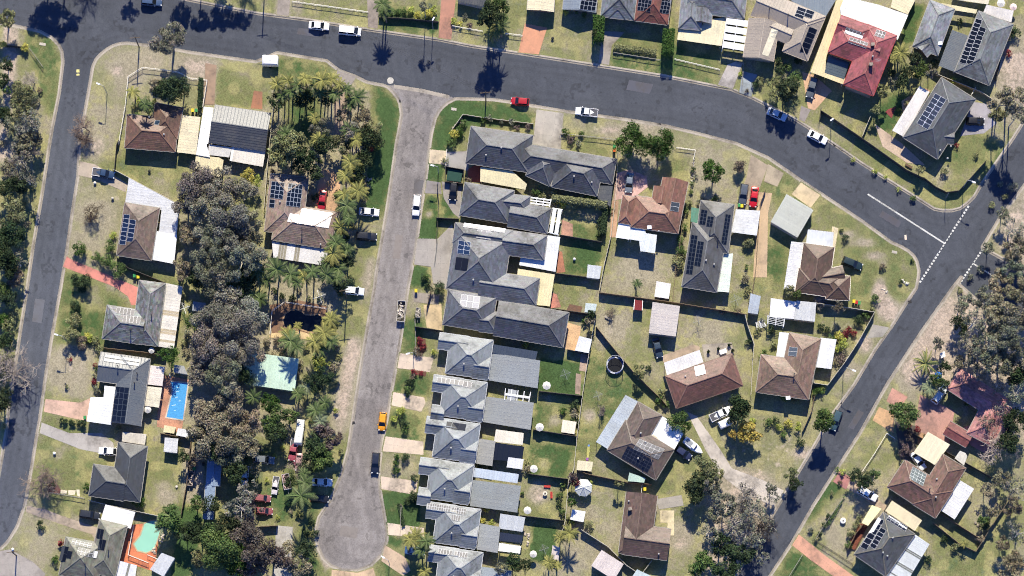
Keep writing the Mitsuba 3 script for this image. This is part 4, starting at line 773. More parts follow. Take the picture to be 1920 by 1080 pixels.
for pg, c0, c1, h in ((kb, -.1, .13, kc), (ROAD.buffer(-.1).difference(ROAD.buffer(-.5)), -.1, .012, kc * .72)):
    pg = pg.intersection(lim)
    if c1 > .1: km.prism(pg.intersection(DRIVES).simplify(.02), c0, .07, h); pg = pg.difference(DRIVES)
    km.prism(pg.simplify(.02), c0, c1, h)
km.prism(LineString(W(PP("738 162 790 170 842 182"))).buffer(.42, cap_style=2), -.05, .016, kc * .9)
struct('kerb', km.shape('weathered'), 'pale concrete kerb and gutter edging the streets')
# ================================================================ houses (tile(x, y): coordinates are photo pixels times four from that corner)
tile(0, 0)
h = house('brown tiled house with a palm growing over its front roof', 'the brown upper left house', 2.8, 23, 'tile', '6e5347',
          [("960 858 1342 890 1310 1140", 'hh'), ("1165 775 1120 1010 1330 1040", 'hh')], cap='8a6a58')
solar(h, "1165 900 1200 903 1190 935", 1, 1, cell='2c3a4a'); fitting(h, "1120 880 1230 1010")
outbuilding('carport', 'cream flat roofed carport beside the brown corner house', "1362 862 1503 878 1470 1160 1326 1140", 2.5, 'd9cfb0', walls=False, d=1)
h = house('large shed-like house with grey sheet roof and dark rear slope', 'the long grey sheet roofed house', 3.0, 22, 'metal', '6a6e71',
          [("1602 785 2024 848 2000 1132", 'gg')], wall='b7b3a8')
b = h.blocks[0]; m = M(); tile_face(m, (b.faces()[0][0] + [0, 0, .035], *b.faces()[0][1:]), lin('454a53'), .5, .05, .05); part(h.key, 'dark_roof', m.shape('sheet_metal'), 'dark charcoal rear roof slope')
patio(h, "1528 800 1602 808 1562 1075 1548 1082 1575 1180 1470 1160", 2.6, 'eef0f0', 'white side roof', d=1)
patio(h, "1568 1082 1740 1105 1718 1180 1556 1160", 2.5, 'c9c8c4', 'light grey rear veranda roof'); patio(h, "1740 1100 1990 1135 1972 1250 1722 1205", 2.45, 'd9d4cb', 'pale rear veranda roof', clear=[(0, .02)], clearcol='f2f2f0')
outbuilding('shed', 'cream shed below the white side roof', "1470 1166 1640 1180 1676 1200 1660 1330 1455 1275", 2.3, 'd8cda6', d=0)
tile(960, 0)
h = house('cream roofed house cut by the top edge of the photo', 'the cream roofed house at the top', 2.8, 12, 'metal', 'ddd3b4', [("130 -160 112 70 312 95", 'gg')])
h = house('blue grey sheet roofed house with solar panels at the top edge', 'the blue grey house at the top', 2.8, 16, 'metal', '7b8794', [("400 -140 380 62 628 105", 'gg')], wall='8b857c')
solar(h, "525 -30 640 -15 622 82", 4, 3, 'aab2bc')
h = house('left half of a twin house with blue grey tiles', 'the blue half of the twin house', 3.0, 24, 'tile', '6c747c', [("700 -190 663 125 915 150", 'hh'), ("735 20 725 133 850 146", 'hh')], cap='4b5058')
h = house('right half of a twin house with red brown tiles and panels', 'the red half of the twin house', 3.0, 24, 'tile', '7b4a42', [("962 -190 917 152 1168 190", 'hh'), ("985 60 975 160 1105 178", 'hh')], cap='8f5a50')
solar(h, "955 -40 1052 -25 1035 90", 4, 4, '8b8f98'); solar(h, "1128 -20 1198 -10 1175 105", 3, 4, '8b8f98')
h = house('grey tiled house with small gables and a cream veranda', 'the house with cream veranda', 3.0, 26, 'tile', '7f848a', [("1335 -130 1770 -75 1738 142", 'gh'), ("1272 -60 1250 205 1416 232", 'hh'), ("1340 60 1330 165 1495 175", 'gg')], cap='6a6c70')
patio(h, "1252 210 1412 232 1440 150 1612 125 1572 345 1238 297", 2.5, 'd8d0b0', 'cream veranda roof', d=4)
k = thing('pergola', 'white slatted pergola between two houses at the top', 'pergola'); 
def slatted(k, poly, z, n, col, nb=2, sw=.55):
    q = W(PP(poly), z); c = lin(col)
    for i in range(n):
        f0, f1 = (i + .5 - sw / 2) / n, (i + .5 + sw / 2) / n; L = lambda f: q[0] + (q[3] - q[0]) * f; R_ = lambda f: q[1] + (q[2] - q[1]) * f
        part(k, 'slat', M().slab([[*p, z + .06] for p in (L(f0), R_(f0), R_(f1), L(f1))], .05, c).shape('matte'))
    for i in range(nb + 1):
        f = i / nb; a, b = q[0] + (q[1] - q[0]) * f, q[3] + (q[2] - q[3]) * f; d = unit(b - a); e = np.array([-d[1], d[0]]) * .1
        part(k, 'beam', M().slab([[*p, z] for p in (a - e, b - e, b + e, a + e)], .12, c).shape('matte'))
    for p in q: part(k, 'post', M().box([*p, z / 2], [.05, .05, z / 2 - .06], 0, c).shape('matte'))
slatted(k, "1612 128 1775 150 1738 388 1578 362", 2.8, 4, 'e9ebec', 2, .78)
tile(1440, 0)
h = house('tan sheet roofed house with a cream strip and dark slopes', 'the tan house with solar panels', 3.2, 22, 'metal', 'a0968a', [("-50 -80 432 122 352 318", 'gh'), ("-140 125 -185 420 40 472", 'gg'), ("235 60 112 372 292 470", 'hh'), ("0 120 200 205 150 335", 'gg')], wall='b8ab97', gut='b8ab97')
solar(h, "312 200 370 222 295 408", 1, 5, '6b7078'); solar(h, "225 48 288 70 262 142", 1, 3, 'c9ced4'); solar(h, "292 68 350 88 328 140", 1, 2, 'c9ced4'); fitting(h, "10 70 150 120", 'flue')
roof_strip(h, "28 210 76 228 2 425 -46 412", 'e9e2c6', 'cream roof strip')
k, p = outbuilding('shed', 'blue grey sheet roofed shed at the top edge behind the tan house', "128 -30 520 -20 430 128 255 62", 3.2, '79858f', d=0)
tile(1440, 0)
h = house('red tiled house with silver framed panels and flat roofs around', 'the red tiled house', 4.7, 25, 'tile', '955055', [("528 172 872 292 792 512", 'hg'), ("742 180 566 632 790 720", 'hh'), ("550 114 802 206 745 352", 'gh')], cap='ab6664', wall='c2a48c', gut='a84a4a')
solar(h, "588 205 722 250 705 292", 5, 2, 'dfe3e6', 'a09a98'); solar(h, "616 277 752 322 735 362", 5, 2, 'dfe3e6', 'a09a98'); solar(h, "816 220 886 242 868 288", 3, 2, 'dfe3e6', 'a09a98')
fitting(h, "783 340 770 490", 'chimney'); fitting(h, "785 425"); fitting(h, "815 470", 'aerial')
patio(h, "575 -25 830 35 1052 112 972 300 956 262 762 184 548 112 540 60", 3.3, 'eeefea', 'wide white flat roof', d=1)
patio(h, "520 -15 598 -20 545 112 526 182 440 400 428 545 590 592 562 632 318 540", 3.2, 'd9c99c', 'cream side and front roof', d=7, slope=.02)
patio(h, "455 408 612 468 570 592 424 545", 3.26, '4b565c', 'dark see-through roof panel', d=1, slope=.01, bsdf='gloss')
outbuilding('shed', 'cream ribbed shed roof above the white flat roof', "945 -60 1120 -30 1050 108 920 55", 2.6, 'd9cfac', d=1)
h = house('west wing of the grey courtyard house', 'the grey courtyard house', 3.0, 25, 'tile', '858a90', [("1212 5 1082 355 1275 412", 'hh'), ("1168 292 1112 345 1190 430", 'gg')], cap='6d7278')
labels[h.key]['label'] = 'grey tiled wing on the left of a courtyard house'
fitting(h, "1290 325", 'skylight')
h = house('grey tiled wing on the right of a courtyard house, with panels', 'the wing with two panel rows', 3.0, 25, 'tile', '6f7478', [("1580 80 1400 537 1660 642", 'hh')], cap='7d8288')
solar(h, "1560 138 1608 152 1482 482", 1, 11, 'dfe3e8', '14161c'); solar(h, "1590 198 1638 213 1532 490", 1, 9, 'dfe3e8', '14161c')
patio(h, "1382 222 1512 272 1400 540 1280 492", 2.7, '59626b', 'dark sheet roof between the wings', d=1, pitch=.35); patio(h, "1300 22 1570 72 1560 102 1330 66", 2.5, 'd8d0a8', 'cream roof closing the courtyard', d=0)
outbuilding('shed', 'white flat roofed shed beside the grey courtyard wing', "1640 35 1842 80 1826 168 1612 98", 2.5, 'd4d1cd', d=0)
h = house('dark slate tiled house with white framed panels on its left slope', 'the dark slate tiled house', 3.0, 26, 'tile', '4b5057', [("1300 580 1013 1030 1272 1195", 'hh'), ("1215 975 1405 990 1388 1080", 'gg')], cap='6a7078')
solar(h, "1255 698 1338 747 1198 972", 2, 7, 'e8ecf2', '2a3040')
patio(h, "1135 645 1212 690 1022 1025 934 975", 2.5, 'dcdad8', 'white side patio roof', d=0, clear=[(.2, .24)], clearcol='b8ac98'); fitting(h, "1345 1190 1290 1130 1370 1100")
tile(0, 270)
h = house('brown tiled house with dark panels and a white patio roof', 'the brown house with white patio', 2.8, 24, 'tile', '6f6058', [("935 442 873 838 1136 872", 'hh')], cap='8a7a70')
solar(h, "930 525 974 531 938 757", 1, 7, 'cfd6e0', '1c2740'); solar(h, "974 565 1020 571 995 735", 1, 5, 'cfd6e0', '1c2740')
patio(h, "965 252 1345 458 1325 682 1192 655 1212 480 938 436", 2.45, 'c9ccd0', 'pale grey angled patio roof', d=1, slope=.02); patio(h, "1172 652 1328 680 1305 898 1136 866", 2.5, 'eceff0', 'white patio roof', d=0)
tile(0, 540)
h = house('mossy grey tiled house with a cream patio strip', 'the mossy grey tiled house', 2.9, 25, 'tile', '6c7072', [("1045 -62 985 408 1182 440", 'hh'), ("800 127 1100 172 1068 425", 'hg')], cap='8b8f92', jj=.4)
solar(h, "878 143 1012 160 1003 206", 5, 1, 'e6e6e4', '8e8c90', True); solar(h, "926 204 1056 216 1048 268", 5, 1, 'e6e6e4', '8e8c90', True); fitting(h, "1138 205 980 315", 'flue')
patio(h, "1243 -38 1370 -12 1304 456 1184 438", 2.5, 'd8d4cc', 'cream patio roof with clear strips', d=1, slope=.02, clear=[(.38, .46), (.68, .78), (.84, .9)], clearcol='b5a98f')
h = house('blue grey sheet roofed house beside the blue pool', 'the blue pool house', 2.9, 20, 'metal', '5b636c', [("756 480 1126 532 1094 748", 'gh'), ("905 500 833 1006 1056 1038", 'hg')], cap='707880', wall='9a9084')
solar(h, "792 498 1050 536 1044 556", 8, 1, 'a9b0b8', '5a6068'); solar(h, "786 528 1046 566 1040 586", 8, 1, 'a9b0b8', '5a6068'); solar(h, "868 738 968 748 936 1010", 3, 6, '4a5462', '161c2a'); fitting(h, "885 590 1030 645 1010 715", 'flue')
patio(h, "783 732 868 740 832 1026 650 1000 678 820 776 832", 2.6, 'e4e7ea', 'white front carport roof', d=3); patio(h, "1115 577 1236 592 1218 735 1098 722", 2.5, 'd9d0cb', 'pinkish patio roof', d=1, pitch=.45); patio(h, "1096 735 1216 748 1192 897 1074 880", 2.4, 'd8d2bc', 'cream patio roof', d=1)
tile(0, 810)
h = house('charcoal roofed house with a white car parked at its front', 'the charcoal left street house', 2.9, 24, 'tile', '3f444b', [("886 78 828 497 1050 527", 'hh'), ("700 240 962 280 928 518", 'hg')], cap='565c64', jj=.1)
outbuilding('shed', 'cream ribbed garden shed behind the charcoal house', "920 0 1098 16 1085 97 913 70", 2.3, 'cdc7b8'); outbuilding('shed', 'small white and grey shed in the lawn', "1236 40 1337 50 1328 158 1226 147", 2.2, 'c9ccd0', d=1)
h = house('long narrow blue grey roofed shed by the gum trees', 'the long blue grey shed', 2.6, 8, 'metal', '7e92ad', [("1562 128 1545 400 1648 410", 'gg'), ("1540 395 1522 650 1598 662", 'gg')], cat='shed', wall='8b8f94')
h = house('olive grey tiled house with many panels near the round pool', 'the olive grey house', 2.9, 24, 'tile', '6e6f64', [("748 655 655 1045 862 1095", 'hh'), ("490 785 782 838 735 1125", 'hh')], cap='85867c')
solar(h, "546 803 692 838 682 872", 5, 2, 'e4e6e4', '8d908e', True); solar(h, "588 865 736 897 722 947", 5, 2, 'e4e6e4', '8d908e', True); solar(h, "467 853 516 862 490 972", 1, 2, '3a4048', '15171d'); solar(h, "508 890 545 896 530 950", 1, 1, '3a4048', '15171d')
solar(h, "735 722 780 732 766 805", 2, 1, '3a4048', '15171d'); solar(h, "748 802 797 812 780 888", 2, 1, '3a4048', '15171d'); fitting(h, "640 990 815 890", 'flue')
patio(h, "790 543 1015 600 980 725 756 652", 2.5, 'e9eaea', 'white carport roof', d=1); patio(h, "885 963 1027 1000 1010 1110 852 1095", 2.5, 'dcdfe2', 'white rear patio roof', d=0, clear=[(.45, .6)], clearcol='7d7d74')
outbuilding('shed', 'light grey ribbed shed below the green pool', "1212 905 1312 945 1226 1085 1124 1030", 2.4, 'c6cbd0', d=0, pitch=.3)
tile(480, 270)
h = house('brown grey tiled house with a glaring panelled north slope', 'the house with the glaring roof', 3.0, 23.5, 'tile', '8b7a70', [("110 215 62 650 345 690", 'hh'), ("165 440 612 512 560 790", 'hh')], cap='a59488')
solar(h, "118 278 215 292 200 415", 3, 4, 'b9c4d4', '18202f'); solar(h, "103 412 143 418 136 478", 1, 2, 'b9c4d4', '18202f'); solar(h, "245 293 350 306 330 474", 4, 5, 'b9c4d4', '18202f')
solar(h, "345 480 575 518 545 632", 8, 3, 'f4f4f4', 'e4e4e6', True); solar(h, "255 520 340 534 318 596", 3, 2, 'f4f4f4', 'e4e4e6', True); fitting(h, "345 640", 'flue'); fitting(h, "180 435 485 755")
patio(h, "118 728 542 792 520 912 130 852", 2.5, 'd9d9da', 'white and translucent rear roof', d=0, clear=[(.14, .26), (.38, .5)], clearcol='8f8a78')
tile(960, 270)
h = house('long dark tiled house with several stepped slopes on the corner', 'the long dark corner house', 3.0, 25, 'tile', '484d57', [("-310 -135 158 -66 120 212", 'hh'), ("60 -10 784 112 754 302", 'hh'), ("345 70 293 328 640 386", 'hh'), ("180 60 92 258 292 296", 'hh')], cap='74777c')
patio(h, "645 305 756 315 738 470 640 402", 2.8, '3e444c', 'dark lower roof with pale lines', d=1, pitch=1.0, slope=.1); patio(h, "-236 172 0 202 112 300 100 342 -240 280", 2.5, 'd9d0a9', 'cream patio roof', d=0)
fitting(h, "-195 85 -80 30 465 245 597 290")
h = house('dark tiled house in the row with a white slatted roof behind', 'the dark tiled row house', 3.0, 25, 'tile', '525863', [("-360 285 12 348 -18 598", 'hh'), ("-10 428 292 482 268 674", 'gh'), ("-150 360 140 392 122 525", 'gh')], cap='7a7d82')
k = thing('pergola', 'white and clear panelled patio cover beside the dark tiled row house', 'pergola'); slatted(k, "136 390 294 412 280 472 130 452", 2.6, 3, 'e8eaea', 3, .5)
k = thing('pergola', 'two white strips of patio roof with a dark slot between', 'pergola'); slatted(k, "302 480 272 662 350 682 380 492", 2.6, 2, 'e2e6e4', 2, .72)
h = house('grey tiled row house with a white glaring panel array', 'the row house with white array', 3.0, 25, 'tile', '5e636d', [("-425 640 -495 1085 -70 1142", 'hh'), ("-425 588 10 648 -12 800", 'hh'), ("-60 642 264 686 240 870", 'gh')], cap='83868a')
tile(480, 270)
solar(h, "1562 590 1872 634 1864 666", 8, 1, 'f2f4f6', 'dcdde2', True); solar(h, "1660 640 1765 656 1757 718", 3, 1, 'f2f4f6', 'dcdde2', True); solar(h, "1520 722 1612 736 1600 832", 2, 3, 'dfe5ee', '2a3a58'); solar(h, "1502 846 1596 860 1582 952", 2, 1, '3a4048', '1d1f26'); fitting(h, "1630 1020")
tile(960, 270)
patio(h, "264 684 362 698 326 957 54 906 66 846 240 868", 2.4, 'dfe3e4', 'white L shaped patio roof', d=0)
h = house('small grey tiled house wing above a cream patio', 'the small grey row house', 3.0, 25, 'tile', '5e636d', [("-230 945 208 1008 180 1212", 'gh')], cap='83868a')
patio(h, "45 935 320 978 284 1216 186 1206 206 1016 38 990", 2.4, 'ded3a8', 'cream patio roof', d=0)
tile(480, 540)
h = house('dark grey row house with a pale square array on its north slope', 'the row house with pale array', 3.0, 25, 'tile', '545964', [("1438 10 1802 70 1768 335", 'hh'), ("1690 166 1826 182 1800 342", 'gh')], cap='7c7f84')
solar(h, "1542 46 1682 66 1668 156", 3, 2, 'f0f2f4', 'c3c6d4', True)
tile(960, 540)
h = house('long dark slate tiled house with a hipped end', 'the long dark row house', 3.0, 25, 'tile', '474c57', [("-105 92 421 183 390 448", 'gh')], cap='6f7277')
# the row of alike houses with crossed grey roofs
def terrace(x, y, dx, dy, short, label, bright=0, col='b1b6bb', ext=None):
    """x, y: photo pixels of the pyramid's apex"""
    global OX, OY, SC
    tile(x - 1585 / 4, y - 510 / 4)
    bl = [("1460 345 1420 635 1740 690", 'hh'), ("1378 335 1602 366 1585 488", 'gg')]
    if bright != 1: bl.append(("1645 500 1760 517 1738 693", 'gg'))
    if bright == 2: bl.append(("1372 560 1470 574 1440 700", 'gg'))
    h = house(label, short, 3.1, 27, 'tile', ['7f868c', '7c8389', '81888b', '7d858d', '7a8187', '80878c'][len(count) % 6], bl, cap='969da3', wall='cfc8ba', gut='c9ccce', jj=.08)
    fitting(h, "1560 575"); return h
t1 = terrace(876, 667, 0, 0, 'the first crossed roof house', 'uppermost of the alike grey houses with crossed gable roofs')
t2 = terrace(865, 746, 0, 0, 'the second crossed roof house', 'second from the top of the alike grey crossed roof houses', 2)
t3 = terrace(852, 824, 0, 0, 'the third crossed roof house', 'third from the top of the alike grey crossed roof houses')
t4 = terrace(840, 901, 0, 0, 'the fourth crossed roof house', 'fourth from the top of the alike grey crossed roof houses', 2)
t5 = terrace(853, 984, 0, 0, 'the fifth crossed roof house', 'fifth from the top of the alike grey crossed roof houses')
t6 = terrace(857, 1065, 0, 0, 'the lowest crossed roof house', 'lowest of the alike grey crossed roof houses, cut by the photo edge')
tile(480, 540); solar(t2, "1362 668 1622 706 1614 748", 8, 1, 'f2f3f4', 'a6a6aa', True); solar(t3, "1432 1000 1470 1006 1462 1050", 1, 1, '3c4048', '1c1e24'); solar(t3, "1474 1008 1578 1022 1568 1070", 2, 1, '3c4048', '1c1e24')
tile(480, 810); solar(t5, "1290 530 1462 556 1455 600", 10, 2, 'c9ccd0', '7a7c84', True); solar(t5, "1470 562 1578 578 1570 622", 6, 2, 'c9ccd0', '7a7c84', True); solar(t5, "1468 618 1535 628 1528 670", 4, 1, 'c9ccd0', '7a7c84', True)
solar(t6, "1370 874 1474 890 1466 926", 5, 1, 'e4e6e8', '8d8f96', True); solar(t6, "1492 892 1590 907 1582 946", 5, 1, 'e4e6e8', '8d8f96', True)
tile(0, 0, 1)
EXT = [(t1, "920 660 1013 676 1008 728 915 712", '878e94'), (t2, "907 742 1001 755 995 806 903 790", '8b9092'), (t3, "898 822 929 827 923 874 893 869", '939490'), (t4, "885 899 977 911 970 961 881 948", '868d90'),
       (t5, "900 981 938 988 933 1037 894 1030", '8f9496'), (t6, "902 1062 960 1070 955 1110 896 1100", '929da5')]
for hh, q, c in EXT:
    m, pg, qq, za = roof_sheet(q, 2.75, c, 1, pitch=.76, slope=.05); part(hh.key, 'wing_roof', m.shape('sheet_metal'), 'grey sheet roofed rear wing'); part(hh.key, 'wing_wall', M().prism(pg.buffer(-.35, join_style=2), 0, min(za(r) for r in qq) - .06, lin('a59c8c')).shape('weathered'))
patio(t1, "921 645 1008 659 1004 676 919 661", 2.4, '3c4654', 'dark see-through patio roof', d=0, bsdf='gloss'); patio(t4, "890 877 973 889 970 906 886 894", 2.5, 'b9c6d4', 'pale blue grey patio roof', d=0)
k = thing('pergola', 'grey framed pergola with dark panes behind the second crossed roof house', 'pergola'); slatted(k, "948 728 995 735 991 756 946 750", 2.5, 1, 'd9dbdc', 4, .2)
patio(t2, "953 729 969 732 966 752 950 749", 2.45, 'a9adb0', 'grey patio roof sheet', d=0)
patio(t3, "930 805 982 812 980 834 926 828", 2.5, 'ddd8c8', 'cream patio roof', d=0); patio(t3, "926 829 983 838 978 866 922 862", 2.4, '161c28', 'dark glossy patio roof', d=0, bsdf='gloss', pitch=1.2); patio(t3, "953 857 982 861 979 880 950 876", 2.5, 'd9dce0', 'white patio roof strip', d=0)
patio(t5, "938 963 985 970 980 997 935 991", 2.6, 'b9bfc4', 'ribbed grey patio roof', d=0, pitch=.35); patio(t5, "936 1018 977 1024 975 1038 934 1033", 2.4, 'eceeee', 'white patio roof strip', d=0); patio(t5, "938 998 980 1004 978 1018 936 1014", 2.35, '2a3140', 'dark patio roof', d=0, bsdf='gloss')
tile(960, 270)
h = house('brown tiled house with two front gables and a white back patio', 'the brown house with white back patio', 3.6, 25, 'tile', '7f5c4e', [("1130 252 1052 640 1246 668", 'gh'), ("925 386 1282 436 1245 672", 'hh'), ("832 382 795 590 895 606", 'hh'), ("1066 312 1046 440 1182 462", 'gg')], cap='9c7868', wall='b79c86')
solar(h, "1195 432 1258 442 1248 508", 1, 2, 'e4e8ea', '6f7a86'); fitting(h, "1030 625", 'skylight'); fitting(h, "1100 655")
patio(h, "800 583 892 597 880 716 778 700", 3.35, 'f1f1f0', 'white patio roof', d=0); patio(h, "892 610 996 640 1002 668 1088 682 1072 818 962 802 970 728 880 714", 3.3, 'd5dde0', 'pale blue patio roof', d=2)
h = house('charcoal tiled house with long dark panel arrays', 'the house with long dark arrays', 3.2, 25, 'tile', '56585c', [("1418 405 1372 772 1620 838", 'hh'), ("1352 592 1272 1070 1535 1112", 'hh')], cap='75787c', jj=.1)
solar(h, "1420 490 1466 498 1450 607", 2, 4, '4c5460', '141924'); solar(h, "1468 540 1514 547 1502 622", 2, 3, '4c5460', '141924'); solar(h, "1602 525 1642 532 1608 755", 2, 8, '4c5460', '141924'); solar(h, "1345 680 1393 688 1352 978", 2, 9, '4c5460', '141924'); solar(h, "1394 726 1440 735 1412 918", 2, 6, '4c5460', '141924')
fitting(h, "1455 875 1515 905"); fitting(h, "1485 650 1545 710", 'flue')
patio(h, "1574 830 1658 820 1628 1112 1536 1106", 2.6, 'd2ded2', 'pale mint patio roof', d=1, clear=[(.35, .45), (.7, .8)], clearcol='e6ebe8')
outbuilding('carport', 'white flat roofed carport behind the red and black cars', "1680 488 1862 500 1836 686 1644 660", 2.4, 'd6d9da', walls=False, d=1)
outbuilding('shed', 'green sheeted shelter on the left of the charcoal house', "1345 474 1412 486 1396 592 1340 582", 2.0, '4f8f78', d=0)
tile(1440, 270)
outbuilding('garage', 'grey green roofed garage standing skewed beside the drive', "140 373 342 495 221 702 20 582", 2.7, 'b5b9b0', d=1, pitch=.5)
h = house('dark brown tiled house with stepped gables on the corner block', 'the house with stepped gables', 3.0, 25, 'tile', '5d4a40', [("268 742 216 1112 446 1144", 'hh'), ("232 930 560 985 530 1160", 'hh'), ("450 985 628 992 600 1172", 'hh'), ("352 952 568 912 575 1035", 'gg')], cap='7a665a', gut='efe9d8')
patio(h, "300 640 492 662 486 768 286 742", 2.5, 'd6dce2', 'white patio roof', d=0); patio(h, "174 730 270 740 226 1092 118 1085", 2.5, 'd9dadb', 'white ribbed side roof', d=1, pitch=.4)
tile(960, 540)
h = house('brown tiled house with a white solar heater, on a diagonal', 'the brown house on a diagonal', 3.0, 24, 'tile', '6b4c44', [("1155 660 1655 490 1728 735", 'hh')], cap='8a6a60', gut='8a7468')
m = M(); q = [on_roof(h, PP(s)[0], .16) for s in ("1366 590", "1440 572", "1455 642", "1380 662")]; m.slab(q, .1, lin('eceeee')); part(h.key, 'water_heater', m.shape('gloss'), 'white solar water heater'); solar(h, "1384 592 1434 580 1442 622", 2, 1, 'f0f0f0', 'b9bec4'); fitting(h, "1300 665")
patio(h, "1140 560 1406 464 1436 556 1162 656", 2.6, 'dcdcdb', 'pale weathered patio roof', d=0)
outbuilding('garage', 'pinkish beige sheet roofed garage in the back lawn', "1055 104 1260 135 1228 363 1026 336", 2.8, 'bdb7b3', d=1)
tile(960, 810)
h = house('brown house ringed by grey and white sheet roofs', 'the house ringed by sheet roofs', 3.0, 23, 'tile', '5e524c', [("850 -92 1216 132 1080 362", 'hh'), ("946 -228 778 62 956 166", 'hh')], cap='7a6e66')
solar(h, "958 52 1146 130 1096 206", 6, 3, 'c9cacc', '9b9c9e', True); solar(h, "868 103 1062 215 1016 302", 8, 4, '4a4e58', '1d2230'); fitting(h, "945 200 965 10 1000 75"); fitting(h, "985 215", 'flue')
patio(h, "852 -280 950 -226 726 134 630 72", 2.9, 'a9b4bd', 'light blue grey side roof', d=1, slope=.08); patio(h, "1120 -122 1302 -15 1212 142 1030 40", 2.8, 'f0f1f1', 'white carport roof', d=0); patio(h, "1030 40 1060 20 1215 130 1190 152", 2.7, 'd9c9ac', 'cream roof edge strip', d=0)
outbuilding('shed', 'mint green roofed garden shed under the eaves', "880 304 1002 346 990 380 868 368", 2.1, 'b5cfc2', d=0)
h = house('plain brown tiled house at the bottom with a lower wing', 'the plain brown house at the bottom', 3.0, 23, 'tile', '625048', [("858 447 798 905 1032 937", 'gh'), ("852 680 1192 727 1165 964", 'gg')], cap='7c685e')
fitting(h, "885 580", 'chimney'); fitting(h, "875 520 1100 915")
outbuilding('shed', 'pinkish white shed roof beside the plain brown house', "672 884 838 990 766 1110 594 1002", 2.5, 'd2c8c4', d=0, wall='a59c90'); outbuilding('shed', 'small pale shed cut by the bottom edge', "938 1030 1045 1080 1000 1130 890 1100", 2.3, 'c3d4d8', d=0)
tile(1440, 540)
h = house('weathered brown tiled house with white patios on both sides', 'the house with two white patios', 3.0, 24, 'tile', '7d675a', [("160 336 68 792 306 834", 'hh'), ("-52 498 345 556 304 838", 'hh')], cap='9c8474')
solar(h, "160 440 224 447 214 513", 1, 2, 'd9d9d6', '5d6670'); fitting(h, "195 650", 'flue'); fitting(h, "150 825", 'skylight')
patio(h, "86 330 158 338 128 524 62 515", 2.5, 'eceff2', 'white left patio roof', d=1); patio(h, "394 372 514 386 476 607 360 592", 2.5, 'e9ecef', 'white right patio roof', d=0, pitch=.4)
k, p = outbuilding('shed', 'white roofed back shed with a dark skylight', "22 76 212 102 194 232 12 214", 2.4, 'e6e8ea', d=0); outbuilding('shed', 'grey and blue roofed back shed', "216 94 362 110 352 252 194 234", 2.4, 'c3c7c9', d=0); outbuilding('shed', 'narrow grey blue shed against the back fence', "-130 40 -54 60 -76 196 -152 184", 2.3, 'a9b4bf', d=0)
k = thing('pergola', 'white framed glass pergola in the back garden', 'pergola'); slatted(k, "0 204 125 230 115 292 -2 268", 2.4, 5, 'd9dcdc', 2, .25); k = thing('cold_frame', 'white slatted cold frame beside the glass pergola', 'cold frame'); slatted(k, "-90 255 -40 238 -14 288 -80 312", .8, 6, 'd9dcdc', 2, .3)
h = house('red tiled house half hidden by tall trees', 'the red house under the trees', 3.0, 25, 'tile', 'b57f7c', [("1440 600 1800 832 1700 990", 'hh'), ("1640 800 1490 1090 1680 1190", 'hh')], cap='b07a74')
h2 = house('dark red tiled shed below the red house', 'the dark red roofed shed', 2.6, 20, 'tile', '7d4a48', [("1372 1000 1545 1102 1480 1195", 'gg')], cat='shed')
tile(1440, 810)
h = house('brown weathered house with panels and a cream carport', 'the house with the cream carport', 3.0, 25, 'tile', '71564c', [("1310 165 1080 540 1256 646", 'hh'), ("1026 206 1388 442 1256 648", 'hh')], cap='8d7064', jj=.3)
solar(h, "1085 258 1190 318 1162 405", 4, 4, 'cfd8d8', '8d9a9c', True); fitting(h, "1265 355 1258 490"); fitting(h, "1210 430", 'flue')
patio(h, "1200 -2 1366 95 1252 246 1092 152", 2.6, 'e3d9bc', 'cream carport roof', d=0); patio(h, "1440 140 1482 158 1495 182 1470 252 1400 196", 2.4, 'd3d0c6', 'small grey side roof', d=0); patio(h, "1430 354 1546 426 1400 656 1280 576", 2.6, 'd4d6d8', 'pale grey patio roof', d=1)
h = house('dark tiled house with black panels and a yellow canopy', 'the house with the yellow canopy', 3.0, 25, 'tile', '4d5156', [("868 595 648 912 880 1090", 'hh')], cap='7a766a')
solar(h, "826 640 872 664 738 886", 1, 6, 'dfe2e6', '10131c'); solar(h, "846 714 887 738 803 880", 1, 5, 'dfe2e6', '10131c'); solar(h, "908 624 1048 712 1028 745", 5, 2, 'dfe2e6', '20242c'); fitting(h, "935 795 862 905 895 930")
patio(h, "930 514 1156 662 1102 742 878 592", 2.6, 'ded2ae', 'cream patio roof', d=0); patio(h, "780 548 852 576 750 704 704 680", 2.5, 'ece3b0', 'yellow canopy', d=1, bsdf='matte'); patio(h, "1086 755 1212 842 1060 1095 888 1080", 2.6, 'c6cdd0', 'pale ribbed patio roof with clear strips', d=1, clear=[(.3, .36), (.62, .68), (.86, .9)], clearcol='6f7470', pitch=.4)
tile(480, 540)
outbuilding('shed', 'pale mint green roofed shed shaded by palms', "-100 500 20 490 322 530 290 772 -88 718", 3.0, 'c3dfcd', d=1, slope=.06, wall='8fa39a')
tile(0, 0, 1)
outbuilding('shed', 'small white grey garden shed by the back fence', "1102 496 1128 499 1124 523 1100 520", 2.1, 'c6ccd0'); outbuilding('shed', 'small pale blue shed behind the small grey row house', "1098 568 1119 570 1116 587 1096 585", 2.0, 'c3d2d2')
outbuilding('shed', 'white two part shed beside the orange paved yard', "1086 630 1110 636 1104 662 1078 657", 2.1, 'e3e8ec', d=0); outbuilding('shed', 'cream shed roof behind the second crossed roof house', "1055 787 1081 791 1077 814 1052 810", 2.1, 'e6ddc6'); outbuilding('shed', 'white cubby shed by the fence corner', "1231 527 1258 532 1254 560 1227 556", 2.1, 'eceae6')
